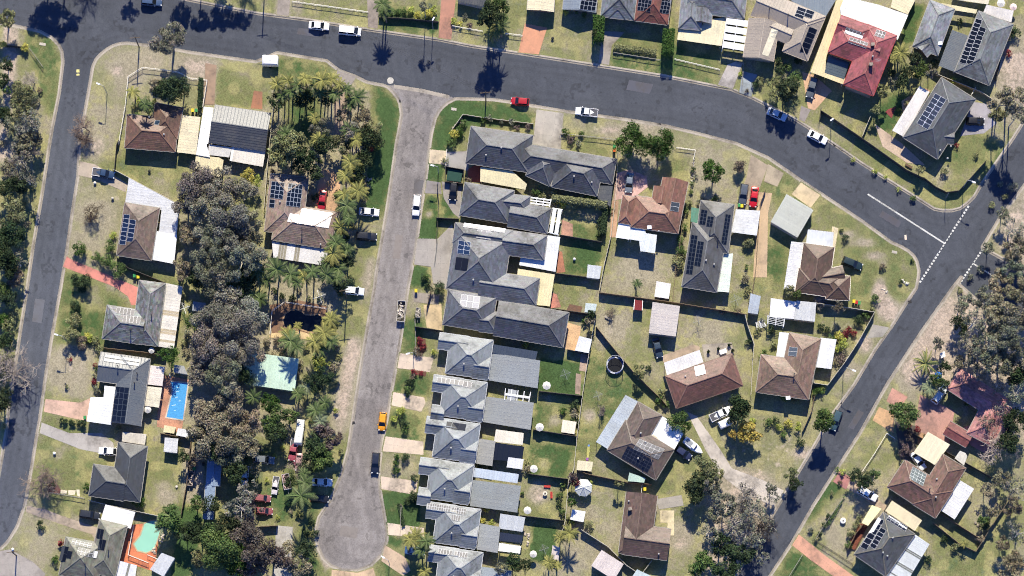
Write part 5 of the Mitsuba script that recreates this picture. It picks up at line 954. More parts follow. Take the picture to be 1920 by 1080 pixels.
outbuilding('shed', 'cream shed beside the grey crossed roof garden', "1083 863 1112 866 1109 884 1081 881", 2.1, 'e3dab8'); outbuilding('shed', 'white shed below the octagonal gazebo', "1073 955 1098 959 1094 979 1069 974", 2.1, 'eceeee'); outbuilding('shed', 'pinkish small shed in the lowest row garden', "1036 1022 1050 1026 1047 1051 1033 1047", 2.0, 'cfc4c0')
outbuilding('shed', 'grey shed in the shade beside the pool house gum', "362 565 386 568 384 585 360 582", 2.0, '8b94a0'); outbuilding('shed', 'pale grey shed by the blue pool fence', "326 684 345 686 352 702 326 698", 2.0, 'a5a9ac'); outbuilding('shed', 'white awning roof below the blue pool', "308 797 330 801 326 813 306 810", 2.1, 'e6dcae'); outbuilding('shed', 'white lean-to below the blue pool', "334 803 357 806 355 821 330 816", 2.1, 'e4e6e8')
outbuilding('shed', 'white box shed half under the spiky palms', "1762 663 1771 658 1773 668 1765 672", 1.9, 'e6eaec'); outbuilding('garage', 'dark roofed building cut by the top edge', "860 -30 920 -20 905 12 858 2", 2.6, '3a4048'); outbuilding('carport', 'pale roofed carport cut by the top edge right of the white flat roof', "1790 -30 1860 -20 1853 8 1785 -2", 2.6, 'd9d2b8', walls=False)
# ================================================================ trees: px, py, crown radius in photo pixels, kind
tile(0, 0, 1)
TR = """10 38 22 olive|12 120 14 dark|4 150 16 dark|43 183 30 olive|50 205 22 olive|58 225 26 wisp|44 235 22 wisp|22 236 20 gumg|8 215 16 dark|62 262 18 gumb|44 268 26 gumb|40 300 32 wisp|50 335 24 wisp|36 345 22 dark|14 312 16 gumb|24 398 32 olive|22 440 28 dark|10 475 26 dark|10 500 24 dark|34 490 18 wisp|30 520 20 gumb|6 545 18 green|18 560 18 dark|6 352 18 dark
8 640 20 dark|16 610 16 olive|2 680 20 gumb|2 750 24 dark|318 76 36 gumg|314 170 28 dark|340 165 20 dark|290 160 16 gumb|275 198 15 green
372 345 40 gum|418 352 36 gum|455 365 30 gum|390 395 48 gum|440 405 46 gum|350 385 26 gum|470 430 34 gumb|420 450 48 gumg|455 485 40 gumg|385 470 34 gumg|360 440 24 gumb|345 505 22 gumb|400 515 36 gumg|440 540 28 dark|465 520 26 dark|370 520 22 dark
425 565 34 gum|455 585 40 gum|410 600 44 gum|450 625 46 gum|400 640 40 gum|430 665 44 gum|385 670 32 gum|465 660 30 gum|362 605 18 green|420 705 38 gumg|375 700 26 gum|450 695 26 dark
430 770 42 gumb|395 790 40 gumb|455 800 38 gumb|415 820 46 gumb|460 835 32 gumb|375 815 28 gumb|430 845 34 gumg|395 848 22 dark|362 862 16 brown
506 757 21 lush|520 775 20 green|545 780 16 green|505 795 18 green|600 682 18 lime|610 705 20 dark|590 715 20 dark|628 690 14 gumb|615 820 26 purple|590 840 26 dark|605 860 24 green|580 870 20 dark|600 800 18 purple|520 815 22 dark
545 272 32 olive|530 292 24 olive|572 295 24 dark|560 312 16 dark|592 325 15 dark|520 300 14 olive|608 270 22 dark|690 265 26 dark|660 250 24 gumg|640 270 22 olive|680 300 20 dark|700 240 20 olive|600 240 20 gumg|520 250 16 gumb|685 225 18 gumb|480 340 12 lime|465 330 15 yellow
520 190 18 dark|570 185 22 dark|615 185 20 dark|645 215 16 gumb|665 330 22 dark|645 375 20 dark|655 420 16 olive|640 450 18 dark|620 500 20 dark|640 530 20 dark|650 490 16 dark|672 345 14 gumb
440 885 22 dark|465 920 26 wisp|450 950 30 wisp|425 985 24 dark|470 955 22 purple|408 1030 42 green|440 1050 32 lush|385 1050 26 olive|480 1020 42 purple|510 1040 34 purple|470 1060 30 purple|540 1030 16 gumb|575 1030 20 dark|565 1060 22 gumb|368 945 17 green|350 1000 20 dark|320 975 26 green|375 1000 24 dark|480 880 14 gumb|450 870 16 dark|545 905 14 dark|395 945 18 dark
345 855 13 dark|318 668 20 lush|1120 60 10 dark|918 30 26 dark 12|935 18 22 green|928 50 16 olive|797 12 12 gumg 10|1184 268 34 lush|1236 272 31 lush|1337 324 23 lush
1475 165 22 dark|1490 150 16 green|1460 180 20 olive|1480 190 18 olive|1450 155 14 olive|1730 130 16 green|1715 110 14 dark|1700 135 14 dark|1745 135 14 gumb|1655 170 16 olive|1690 155 14 dark|1642 205 11 olive|1880 190 24 gumb 14|1902 178 26 gumb 15|1908 212 20 gumg 14|1870 215 20 olive|1725 318 10 olive
1900 430 24 wisp|1880 400 14 gumg|1910 470 28 gumb|1895 505 26 gumg|1870 530 22 gumb|1905 545 28 gumb|1840 560 22 gumg|1810 565 16 gumg|1870 580 34 gumb 15|1830 600 32 wisp 15|1800 610 20 dark|1890 620 36 gumg 14|1850 640 36 gumg 14|1872 720 20 wisp|1835 700 16 wisp|1880 765 20 wisp|1850 790 18 wisp|1815 640 24 wisp|1910 660 32 gumg|1870 676 30 gumg 12|1830 668 24 gumg 11|1900 700 28 dark|1800 680 14 gumb|1912 590 26 gum|1905 740 26 wisp|1905 790 26 dark|1890 830 22 dark|1880 900 20 gumb|1905 915 26 wisp|1900 950 20 gumb|1910 1000 26 wisp|1900 1060 28 gumb|1880 1020 16 gumb|1800 578 14 gumg|1855 465 14 gumg
1700 778 26 green|1680 770 16 lush|1760 645 14 gumg|1770 690 13 dark|1755 712 14 green|1768 720 12 dark|1545 790 24 green 8|1490 908 14 dark|1485 890 16 olive|1320 885 28 olive|1310 905 24 dark|1335 910 22 gumg|1300 930 20 dark|1345 890 14 olive|1388 765 25 dark|1380 780 16 dark|1400 808 22 wattle|1382 815 14 wattle|1415 818 14 wattle|1270 790 20 green|1285 800 12 lush|1240 600 0 green|1200 696 15 olive|1158 602 0 green|1106 603 10 gumb|1108 590 9 dark
1360 945 26 gumg|1398 932 26 wisp|1338 965 20 gumg|1378 980 30 wisp|1412 960 28 wisp|1330 998 24 wisp|1402 1000 26 wisp|1352 1022 24 dark|1385 1042 28 dark|1318 1055 22 green|1360 1068 24 dark|1418 1015 22 wisp|1442 985 18 wisp|1428 1045 18 wisp|1305 1070 16 green|1448 930 16 wisp
1075 680 0 green|1445 915 14 gumg|1620 905 16 dark|1605 890 14 dark|1640 890 10 green|1700 845 14 purple|1705 820 12 purple|1850 920 14 gumb|1860 960 14 gumb|1840 975 8 green|962 1055 18 dark|985 1060 14 dark|940 1065 14 gumg|1072 942 10 lush|1160 905 9 olive|1079 905 9 red|1074 895 10 purple|1570 575 14 brown|1480 545 11 olive|1495 553 9 green"""
for s_ in TR.replace('\n', '|').split('|'):
    a = s_.split()
    if float(a[2]) > 0: tree(float(a[0]), float(a[1]), float(a[2]), a[3], float(a[4]) if len(a) > 4 else None)
WHERE = ['on the left corner verge', 'on the junction', 'left of the blue grey car', 'right of the blue grey car', 'above the corner gum tree', 'further right on the wide street', 'near the top kerb end']
# trees standing north of the frame, only their shades reach in
for x, y, r, hh in ((80, -50, 34, 9.5), (112, -56, 34, 10), (240, -66, 20, 8.5), (340, -56, 26, 9), (372, -52, 22, 9), (415, -56, 30, 9), (455, -52, 18, 8.5)): tree(x, y, r, 'gumg', hh, label=f'gum tree beyond the top edge whose shade falls {WHERE.pop(0)}')
for x, y, t in ((157, -40, 'left'), (461, -30, 'right')): bare_tree(x, y, 20, 8, label=f'leafless tree beyond the top edge, {t} one of two casting twig shades')
# leafless trees
for a in ((165, 240, 24, 6, '8f7d70'), (62, 148, 18, 6, 'b5aca0'), (20, 700, 42, 9, '9d938a'), (68, 890, 36, 8, '85776c'), (160, 262, 14, 4, '7d6a5c'), (52, 285, 20, 7, '9a9088'), (1865, 850, 34, 8, 'b3a69c'), (1150, 588, 10, 3, '8c8070'), (168, 395, 18, 5, '4f4238'), (1410, 925, 34, 10, '8f8880'), (1425, 985, 26, 8, '5f564e'), (1395, 960, 26, 9, 'c9c2b8'), (470, 985, 26, 7, '9a8e88'), (35, 310, 22, 7, '968c84'), (1540, 560, 12, 3, '9a928c'), (1120, 770, 12, 3.5, '8a8078'), (560, 880, 18, 5, '8a7f78')):
    bare_tree(a[0], a[1], a[2], a[3], a[4], desc='pale leafless tree' if a[4][0] in '9abc' else 'brown leafless tree')
# palms: px, py, frond reach in pixels, kind, height
PA = """520 158 17 gold 7|540 152 18 gold 8|558 160 18 green 8|572 148 19 gold 9|588 158 18 green 8|604 150 18 gold 9|622 148 17 gold 8|637 158 17 gold 8|650 168 15 green 7|545 172 16 green 7|600 172 16 green 7|627 176 16 green 7|668 183 19 green 6|530 178 15 green 6|658 195 14 green 5
535 250 18 green 6|590 222 16 gold 5|597 262 18 gold 6|655 245 18 green 6|668 262 18 gumy 6|657 305 22 gold 7|648 330 20 gold 7|672 358 22 gold 7|645 365 20 gold 7|650 385 22 green 7|655 408 18 green 7|640 425 20 gold 6|630 455 22 green 7|625 475 22 gold 7|617 490 18 green 6|650 468 18 green 6|635 505 20 green 6
484 508 20 green 7|518 505 25 green 8|545 515 22 green 7|556 530 18 green 7|585 510 23 green 8|612 515 24 green 8|632 522 18 green 7|500 525 18 green 6|570 520 18 gold 7|487 560 16 green 5|476 552 14 green 5
540 628 18 gold 4|558 610 10 gold 3|545 640 24 green 7|555 650 20 green 7|608 625 22 gold 6|620 640 20 green 6|590 640 20 gold 6|620 598 20 gold 6|625 610 16 gold 5|600 655 18 green 5|470 712 18 grey 5|475 745 16 green 5
592 770 22 green 5|600 790 20 grey 5|560 738 16 green 4|610 755 18 green 5|575 725 16 grey 4|596 850 18 green 5|612 845 18 green 5|600 870 18 green 5|572 905 22 green 7|565 930 28 green 9|570 888 16 green 6
248 172 14 gold 6|272 196 16 green 7|320 968 24 green 6|305 985 18 grey 5|717 8 18 green 8|722 22 16 green 7|925 62 18 gold 6|938 48 18 green 8|1735 682 24 spiky 3|1742 728 17 spikg 3|1688 98 21 gold 4|1680 110 16 gold 4|1068 1000 19 gold 5|1050 1008 15 gold 4|1030 1055 16 gold 4|1046 1060 12 gold 4|780 1005 18 gold 6|800 1015 20 green 7|770 1012 16 gold 6|790 1030 18 green 6|1195 532 11 green 3|1808 1020 10 gold 2.5|796 1072 14 gold 4"""
for s_ in PA.replace('\n', '|').split('|'):
    a = s_.split(); kd = {'gumy': 'gold', 'spikg': 'grey'}.get(a[3], a[3]); palm(float(a[0]), float(a[1]), float(a[2]), kd, float(a[4]), 26 if a[3].startswith('spik') else 19)
k = 0
# shrubs: px, py, radius, kind, c = clipped
SH = """47 89 7 yellow c|5 82 7 yellow c|15 440 6 olive|17 462 8 olive c|8 602 14 lush c|149 467 14 lush|180 480 9 green|205 462 12 green|200 490 14 green|220 505 16 green|213 442 8 lime|152 531 16 dark c|142 575 10 dark c|140 603 13 olive c|134 627 14 olive c|153 643 11 brown c|170 634 9 lime|180 640 10 olive|186 655 8 olive|165 630 7 yellow|177 705 5 gumg c|176 715 6 red|179 728 5 gumg c|184 735 6 gumg c|181 690 5 green|116 790 5 dark c|123 790 5 dark c|131 791 5 dark c|139 793 5 dark c|148 793 5 dark c|156 794 6 dark c|221 805 8 olive|180 685 5 red
163 912 7 lush|131 674 5 red|97 905 9 dark|103 1050 8 lush|114 1018 7 red|75 985 9 dark|125 725 5 olive|260 940 12 lush|258 218 7 green|262 190 9 lime|300 205 9 gumg|290 192 6 lime|250 200 7 olive|375 175 6 dark ry|376 160 6 dark|375 192 6 dark
812 20 9 lime|803 26 9 yellow c|770 20 8 lime|758 22 7 green|782 28 7 yellow|745 22 6 green|730 22 8 green|850 40 7 lime|862 45 6 yellow|880 48 6 purple|872 30 5 gumg|1078 18 7 green|1060 22 6 lime|1095 28 6 green|851 252 10 yellow|848 268 10 green|862 245 9 lush|870 230 7 green|907 224 6 green|918 222 6 gumg|960 228 7 gumg|970 240 6 purple|990 238 6 purple|940 228 5 gumg|1060 248 7 lush|1072 255 6 lime|1090 250 6 green|1070 262 8 purple|1085 270 6 gumg
1384 313 11 brown c|1300 318 6 dark|1304 330 5 gumg|1298 345 5 green|1296 360 5 green|1293 380 6 olive|1404 456 9 olive c|1276 467 12 green|1272 490 12 olive|1276 450 8 green|1285 395 7 green|1283 425 8 green|1314 378 7 gumg|1340 372 7 green|1400 500 5 green|1398 522 9 gumb|1402 545 7 olive|1007 358 9 green|1018 368 10 olive|1040 370 11 olive|1055 376 12 lime|1072 378 13 olive|1090 378 12 olive|1108 374 12 lime|1120 385 10 olive|1132 390 9 green|1128 418 10 dark|1126 438 9 dark|1140 395 8 green|835 300 7 olive|878 335 6 brown|862 255 6 lush|795 520 7 dark
802 520 8 green|802 535 6 dark|822 542 14 dark|780 590 5 dark|787 640 8 red|782 655 7 brown|792 650 7 red|786 665 6 brown|776 698 6 red|790 700 5 red|773 706 7 brown|768 718 9 dark|764 730 8 green|765 740 6 dark|758 790 9 dark|760 806 8 green|752 770 9 lime|740 785 7 lime|745 858 7 lush|742 870 7 lush|745 882 6 lush|738 885 5 dark|760 858 9 dark|778 897 8 dark|815 660 6 lime|790 932 7 dark c|775 930 12 dark|765 940 8 dark|752 950 4 gumg|912 955 6 yellow c|905 975 6 yellow|922 980 7 lime|900 875 5 dark|920 877 5 dark
905 640 5 green|985 647 6 lime|967 953 7 yellow c|988 880 9 gumb|988 868 6 olive|1080 760 10 dark|1078 775 9 gumb|1080 790 8 dark|1055 770 7 lush|1100 600 8 lush|1050 930 7 green|1055 910 6 green|1048 945 6 dark|1072 980 6 lime|1105 985 9 olive|1250 760 7 green|1235 750 9 green|1240 735 8 olive|1216 690 6 dark|1107 908 6 lime|980 925 4 green|1055 958 7 green
1470 745 9 green|1490 750 8 olive|1532 735 10 lush|1542 730 7 lime|1480 795 9 yellow|1462 800 7 lime|1495 800 8 lime|1455 790 8 dark|1470 815 7 green|1440 790 8 green|1500 830 9 dark|1410 790 7 lime|1572 630 10 yellow|1580 645 11 lime|1572 655 8 lime|1575 675 11 purple|1585 625 8 red|1600 625 7 red|1592 618 6 red|1560 632 8 green|1550 618 7 dark|1540 612 7 dark|1610 600 10 dark|1640 560 9 green|1625 590 8 green|1635 582 7 olive|1655 500 7 brown|1585 445 7 dark|1578 432 4 dark|1688 528 5 dark|1710 490 4 dark|1445 620 8 dark|1432 665 8 green|1450 645 7 olive|1420 620 7 olive|1430 600 6 gumg|1405 640 7 dark|1412 560 9 gumb|1385 585 7 brown|1355 585 7 brown
1685 205 5 green|1700 195 6 olive|1787 151 8 lime|1750 118 9 dark|1720 140 8 lush|1670 135 9 dark|1675 150 9 gumg|1460 115 9 dark|1465 130 10 dark|1478 125 8 green|1497 115 8 dark|1425 150 9 olive|1415 160 7 dark|1388 138 5 lime|1400 170 4 brown|1350 158 0 dark|1640 55 0 dark|1690 40 0 dark|1850 75 8 dark|1900 60 12 dark|1800 40 6 dark|1892 100 7 red|1830 290 6 olive|1794 272 5 red|1770 320 8 olive|1600 300 5 lime|1640 320 6 lime|1660 333 5 lime|1685 355 5 lime|1712 372 6 green
1635 885 7 gumg|1625 895 9 dark|1615 908 8 dark|1600 895 7 green|1580 885 6 lime|1570 880 5 green|1560 925 5 olive|1575 905 5 dark|1605 985 9 olive|1595 1000 9 olive|1590 1020 8 green|1610 970 6 olive|1530 1010 6 olive|1538 1000 6 dark|1548 985 7 dark|1555 970 7 dark|1520 995 6 gumg|1765 890 7 green|1720 805 6 red|1845 985 10 dark|1852 975 7 green|1840 1010 9 gumb|1740 1050 8 dark|1790 1025 9 olive|1770 1010 8 dark|1780 805 7 lime|1812 758 5 green|1745 828 6 dark|1735 818 5 dark|1705 800 5 red|1690 850 7 purple|1640 975 6 gumb|1900 350 10 gumg|1885 370 7 olive|1860 385 7 olive|1875 345 6 gumg|1820 520 7 gumg|1840 505 8 gumg|1885 455 9 gumb|1800 545 6 olive"""
SH += """
350 660 8 gumb|345 640 7 olive|352 625 7 gumg|480 700 7 gumb|470 690 7 olive|560 680 8 gumb|555 700 7 brown|562 690 6 gumb|550 715 6 brown|565 735 6 olive|530 660 7 brown|512 665 6 gumb|580 560 6 olive|600 560 6 dark|548 560 8 dark|530 555 7 dark|515 545 7 dark|495 600 8 gumb|500 640 8 gumb|520 640 9 brown|575 650 8 olive|630 650 8 gumb|635 670 7 olive|630 720 6 olive|640 550 6 dark|660 545 5 lime|560 545 6 gumb
510 350 8 lime|505 380 6 gumb|498 400 5 olive|510 400 5 dark|512 320 6 brown|510 300 6 gumb|515 280 6 brown|600 300 7 dark|620 300 5 gumb|570 350 8 dark|590 370 7 dark|583 395 6 green|615 345 5 gumb|610 360 5 dark|680 375 7 gumb|690 350 6 gumb|685 335 6 brown|662 400 6 dark|672 215 6 gumb|680 200 6 olive|690 215 6 gumb|655 210 6 purple|662 225 6 gumb|700 265 7 yellow|708 275 6 lime|695 280 6 red|705 245 6 lime|650 180 5 lime
490 840 6 gumb|470 850 7 gumb|530 840 5 lime|545 860 5 olive|515 855 5 lime|500 900 5 lime|540 945 5 lime|470 900 6 dark|520 970 5 lime|545 960 5 gumb|560 965 7 dark|585 980 7 dark|590 1000 8 dark|575 1000 9 dark|585 1050 6 dark|610 790 6 olive|630 770 6 lime|625 810 5 brown|575 760 5 gumb|585 790 6 dark|640 845 6 olive
30 160 8 olive|15 170 8 green|70 190 7 gumb|75 170 6 brown|60 250 9 gumb|70 270 6 olive|62 350 6 olive|25 340 9 gumb|20 370 9 olive|50 420 7 gumb|45 380 8 olive|38 470 7 gumb|35 500 7 olive|25 560 9 gumb|20 590 8 olive|18 620 9 gumb|30 580 6 olive|15 680 7 gumb|5 700 9 olive|8 800 7 olive|10 210 10 dark|5 270 8 gumb|12 320 9 gumb"""
for s_ in SH.replace('\n', '|').split('|'):
    a = s_.split()
    if float(a[2]) > 0: shrub(float(a[0]), float(a[1]), float(a[2]), a[3], clip='c' in a[4:])
hedge("1112 28 1134 32 1132 78 1112 82", 4.2, 'lush', desc='tall narrow green hedge'); hedge("1243 55 1265 55 1263 104 1241 104", 4.4, 'lush', desc='tall narrow green hedge'); hedge("1151 82 1232 93 1230 103 1150 92", 1.3, 'olive', desc='low clipped hedge')
hedge("1130 395 1140 390 1136 440 1124 440", 2.2, 'dark', desc='dark garden hedge'); hedge("770 928 795 934 793 946 768 940", 1.1, 'dark', desc='low dark hedge'); hedge("745 945 752 944 760 985 754 988", .6, 'dark', desc='narrow planted hedge strip')
hedge("1545 985 1553 975 1578 935 1588 925 1580 940 1556 985", .8, 'green', desc='ragged low hedge'); hedge("1035 365 1140 378 1138 392 1034 378", 3.0, 'olive', desc='tall olive hedge'); hedge("373 145 381 147 378 205 371 203", 1.6, 'dark', desc='dark hedge along the drive')
# ================================================================ vehicles
tile(0, 0, 1)
C = car
C(598, 48, 5, 'sedan', 'eef0f2', 'white sedan parked at the upper kerb behind a white van', 0); C(656, 58, 6, 'van', 'f2f3f3', 'white van parked at the upper kerb', 0)
C(975, 190, 185, 'hatch', 'a81c26', 'bright red hatchback parked at the lower kerb of the wide street', 0); C(1100, 210, 187, 'ute', 'e9ecef', 'white pickup with an open tray parked near the lower kerb', 0)
C(1457, 214, 24, 'sedan', 'ccd4dc', 'silver sedan in the shade below the dark front trees', 0); C(1533, 257, 27, 'sedan', 'f0f1f2', 'white sedan parked on the bend of the street', 0)
C(1522, 164, 105, 'suv', '5b6268', 'dark grey wagon in the drive beside the red tiled house'); C(1829, 227, 2, 'hatch', '15171c', 'black car in the drive of the dark slate tiled house')
C(284, 3, 5, 'suv', '3c5272', 'blue grey car cut by the top edge of the photo', 0); C(194, 325, 10, 'ute', '27405f', 'dark blue pickup on the sandy drive of the left street')
C(604, 376, 97, 'sedan', 'a01f2c', 'red sedan in the sandy drive among the palms'); C(692, 397, 5, 'sedan', 'd5d9de', 'silver white sedan on the grass left of the pale street'); C(687, 443, 4, 'suv', '20242b', 'black four wheel drive on the grass below the silver sedan')
C(781, 384, 95, 'wagon', 'f1f1f0', 'white wagon parked on the right side of the pale street', 0); C(850, 358, 95, 'hatch', '17191e', 'black car in the shade beside the dark row house'); C(663, 545, 6, 'wagon', 'dde6ea', 'pale blue white wagon alone on the left verge')
C(717, 790, 96, 'hatch', 'e59a1c', 'bright orange yellow hatchback on the pale street', 0); C(704, 868, 94, 'suv', '1c2436', 'dark navy wagon parked on the right of the pale street', 0)
C(604, 904, 2, 'sedan', 'f0f0ea', 'white sedan parked by the round end of the street'); C(599, 935, 4, 'hatch', '15181d', 'black car half under a palm by the round end of the street')
C(550, 843, 100, 'ute', 'a3505a', 'red pickup with a white load in the overgrown yard'); C(560, 866, 95, 'sedan', 'b08a8c', 'faded pink red car wreck beside the red pickup', scale=.85); C(492, 934, 5, 'hatch', '93585a', 'upper of two faded red cars in the weedy yard', scale=.95); C(495, 958, 4, 'hatch', '8c4f52', 'lower of two faded red cars in the weedy yard', scale=.95)
C(516, 910, 98, 'ute', 'd9d3d6', 'old whitish pickup with a rusty tray in the weedy yard', scale=.8); C(495, 862, 5, 'suv', '6c737a', 'old grey car under the trees of the weedy yard'); C(459, 892, 95, 'ute', 'b9cddc', 'pale blue pickup under the bare trees', scale=.85); C(555, 871, 60, 'hatch', '6a3a44', 'small dark red wreck below the pink red car', scale=.5)
C(204, 846, 184, 'sedan', 'eef0f0', 'white sedan in the front drive of the charcoal house'); C(168, 965, 8, 'suv', '2b2f35', 'dark grey car on the drive above the olive grey house'); C(1180, 342, 96, 'sedan', '6f7a88', 'grey sedan on the pink paved drive in dappled shade')
C(1394, 364, 98, 'suv', '4d5560', 'dark grey car beside the red car on the earthy drive'); C(1414, 369, 97, 'sedan', 'c01726', 'glossy red sedan on the earthy drive'); C(1598, 494, 22, 'suv', '1d3034', 'dark green car on the grass of the corner block')
C(1233, 652, 76, 'sedan', '2f3f4e', 'dark blue grey sedan half inside the pinkish garage shade'); C(1351, 776, -26, 'ute', 'e6ebee', 'white pickup parked beside the dark round tree'); C(1281, 849, 35, 'hatch', '28304f', 'navy blue car beside the white boat')
C(1762, 739, -55, 'suv', 'ccd5d8', 'silver white car under the spiky palms'); C(1567, 788, 110, 'suv', '38505a', 'car partly hidden by the round kerb tree', 0); C(1722, 864, 55, 'sedan', 'e3e8ea', 'white car half under the cream carport'); C(1627, 926, 30, 'suv', 'eff1f2', 'white four wheel drive on the drive at lower right'); C(778, 1033, 5, 'sedan', '3a5a86', 'blue car under the palms beside the lowest row house')
def trailer(px, py, ang, L, w, h, col, label, base='trailer', load=None, z=GZ, cat='trailer'):
    k = thing(base, label, cat); p = W(PP([px, py])[0], h); a = -math.radians(ang); d = np.array([math.cos(a), math.sin(a)]); e = np.array([-d[1], d[0]])
    m = M()
    if load is None:
        pro = [(-1, .72), (-.9, .96), (-.4, 1), (.7, 1), (.95, .9), (1, .7)]; m = loft([ring(x * L / 2, w / 2, .45, h * t) for x, t in pro], lin(col))
        m.v = [np.column_stack([p[0] + v[:, 0] * d[0] + v[:, 1] * e[0], p[1] + v[:, 0] * d[1] + v[:, 1] * e[1], v[:, 2] + z]) for v in m.v]
        part(k, 'body', m.shape('gloss', 35)); part(k, 'roof_hatch', M().box([*p, z + h + .02], [.25, .25, .04], a, lin('d9dcde')).shape('gloss'))
    else:
        m.box([*p, z + .5], [L / 2, w / 2, .04], a, lin('55524d'))
        for s_, hl, hw in ((1, L / 2, .04), (-1, L / 2, .04)): m.box([*(p + e * s_ * w / 2), z + h * .6], [hl, hw, h * .4], a, lin(col))
        for s_ in (1, -1): m.box([*(p + d * s_ * L / 2), z + h * .6], [.04, w / 2, h * .4], a, lin(col))
        part(k, 'body', m.shape('matte')); r = np.random.default_rng(int(px)); q = M()
        for i in range(24):
            c = p + d * r.uniform(-.42, .42) * L + e * r.uniform(-.36, .36) * w; q.box([*c, z + .62 + r.random() * h * .35], [r.uniform(.1, .5), r.uniform(.05, .12), .04], r.uniform(0, 3), lin(load) * r.uniform(.5, 1.5))
        part(k, 'load', q.shape('matte'), 'jumbled scrap timber')
    t, dk = wheel_shapes(.32)
    for s_ in (1, -1): part(k, 'wheel', {**t, 'to_world': T4().translate([*(p + e * s_ * w * .5), z + .32]).rotate([0, 0, 1], -ang)})
    part(k, 'drawbar', M().tube([[*(p + d * L / 2), z + .42], [*(p + d * (L / 2 + 1.1)), z + .42]], .05, 6, lin('8a8d90')).shape('matte'))
trailer(506, 112, 182, 3.6, 2.3, 2.3, 'f2f3f2', 'small white caravan parked on the verge at the upper left', 'caravan', cat='caravan'); trailer(560, 817, 98, 3.8, 1.9, 2.2, 'eceee6', 'white box trailer in the overgrown yard', z=GZ); trailer(563, 797, 95, 2.6, 1.8, 1.7, 'e6e7e2', 'white van body behind the box trailer in the overgrown yard')
trailer(1360, 793, 335, 2.9, 1.8, 1.5, 'f2f2f0', 'white covered trailer beside the white pickup'); trailer(752, 583, 94, 4.6, 1.7, 1.3, 'cfcabf', 'long open skip trailer full of timber at the kerb', load='d0c8bc', z=0); trailer(784, 586, 94, 2.1, 1.0, 1.0, 'a9a59c', 'small open trailer full of scrap on the verge', load='b0a89a')
trailer(358, 892, 98, 4.4, 1.2, 1.0, 'b7a9a0', 'narrow open trailer along the fence by the long blue grey shed', load='a59a92'); trailer(537, 903, 80, 3.4, 1.6, 1.0, 'cfc8cc', 'pile of white and rusty scrap on a trailer in the weedy yard', load='b79a9a')
k = thing('boat', 'white motor boat on a trailer beside the white carport roof', 'boat'); p = W(PP([1300, 836])[0], 1.4); a = -math.radians(38)
m = loft([ring(x * .78, w_ * .85, .5, 1.3) for x, w_ in ((-3.2, .95), (-1.5, 1.1), (.6, 1.1), (2.0, .8), (3.0, .3), (3.3, .05))], lin('f1f2f2'))
def put_at(m, p, a, z=GZ): m.v = [np.column_stack([p[0] + v[:, 0] * math.cos(a) - v[:, 1] * math.sin(a), p[1] + v[:, 0] * math.sin(a) + v[:, 1] * math.cos(a), v[:, 2] + z]) for v in m.v]; return m
part(k, 'hull', put_at(m, p, a).shape('gloss', 35)); part(k, 'cockpit', put_at(M().box([-1.2, 0, 1.35], [.85, .55, .05], 0, lin('8f9498')).box([.1, 0, 1.42], [.4, .55, .14], 0, lin('e9ecee')), p, a).shape('gloss')); part(k, 'windscreen', put_at(M().box([.6, 0, 1.5], [.1, .55, .15], 0, (.02, .02, .03)), p, a).shape('gloss')); part(k, 'outboard_motor', put_at(M().box([-2.7, 0, 1.35], [.22, .22, .35], 0, lin('2a2c30')), p, a).shape('gloss')); part(k, 'trailer_frame', put_at(M().box([0, 0, .35], [2.6, .06, .06], 0, lin('8a8d90')).box([-1, 0, .3], [.06, 1., .3], 0, lin('8a8d90')), p, a).shape('matte'))
k = thing('tarpaulin', 'bright blue tarpaulin over a heap beside the spiky palms', 'tarpaulin'); p = W(PP([1760, 707])[0], .5); r = np.random.default_rng(3); g = np.linspace(-1, 1, 11); X, Y = np.meshgrid(g, g)
Z = GZ + .02 + .8 * np.clip(1 - X ** 2 - Y ** 2 * .9, 0, 1) ** .6 + .1 * r.random(X.shape); v = np.column_stack([p[0] + X.ravel() * .8, p[1] + Y.ravel() * 1.25, Z.ravel()]); i, j = np.meshgrid(np.arange(10), np.arange(10), indexing='ij')
scene[k] = M().add(v, np.stack([i * 11 + j, i * 11 + j + 1, (i + 1) * 11 + j + 1, (i + 1) * 11 + j], -1).reshape(-1, 4), lin('2f6fc0')).shape('gloss', True)
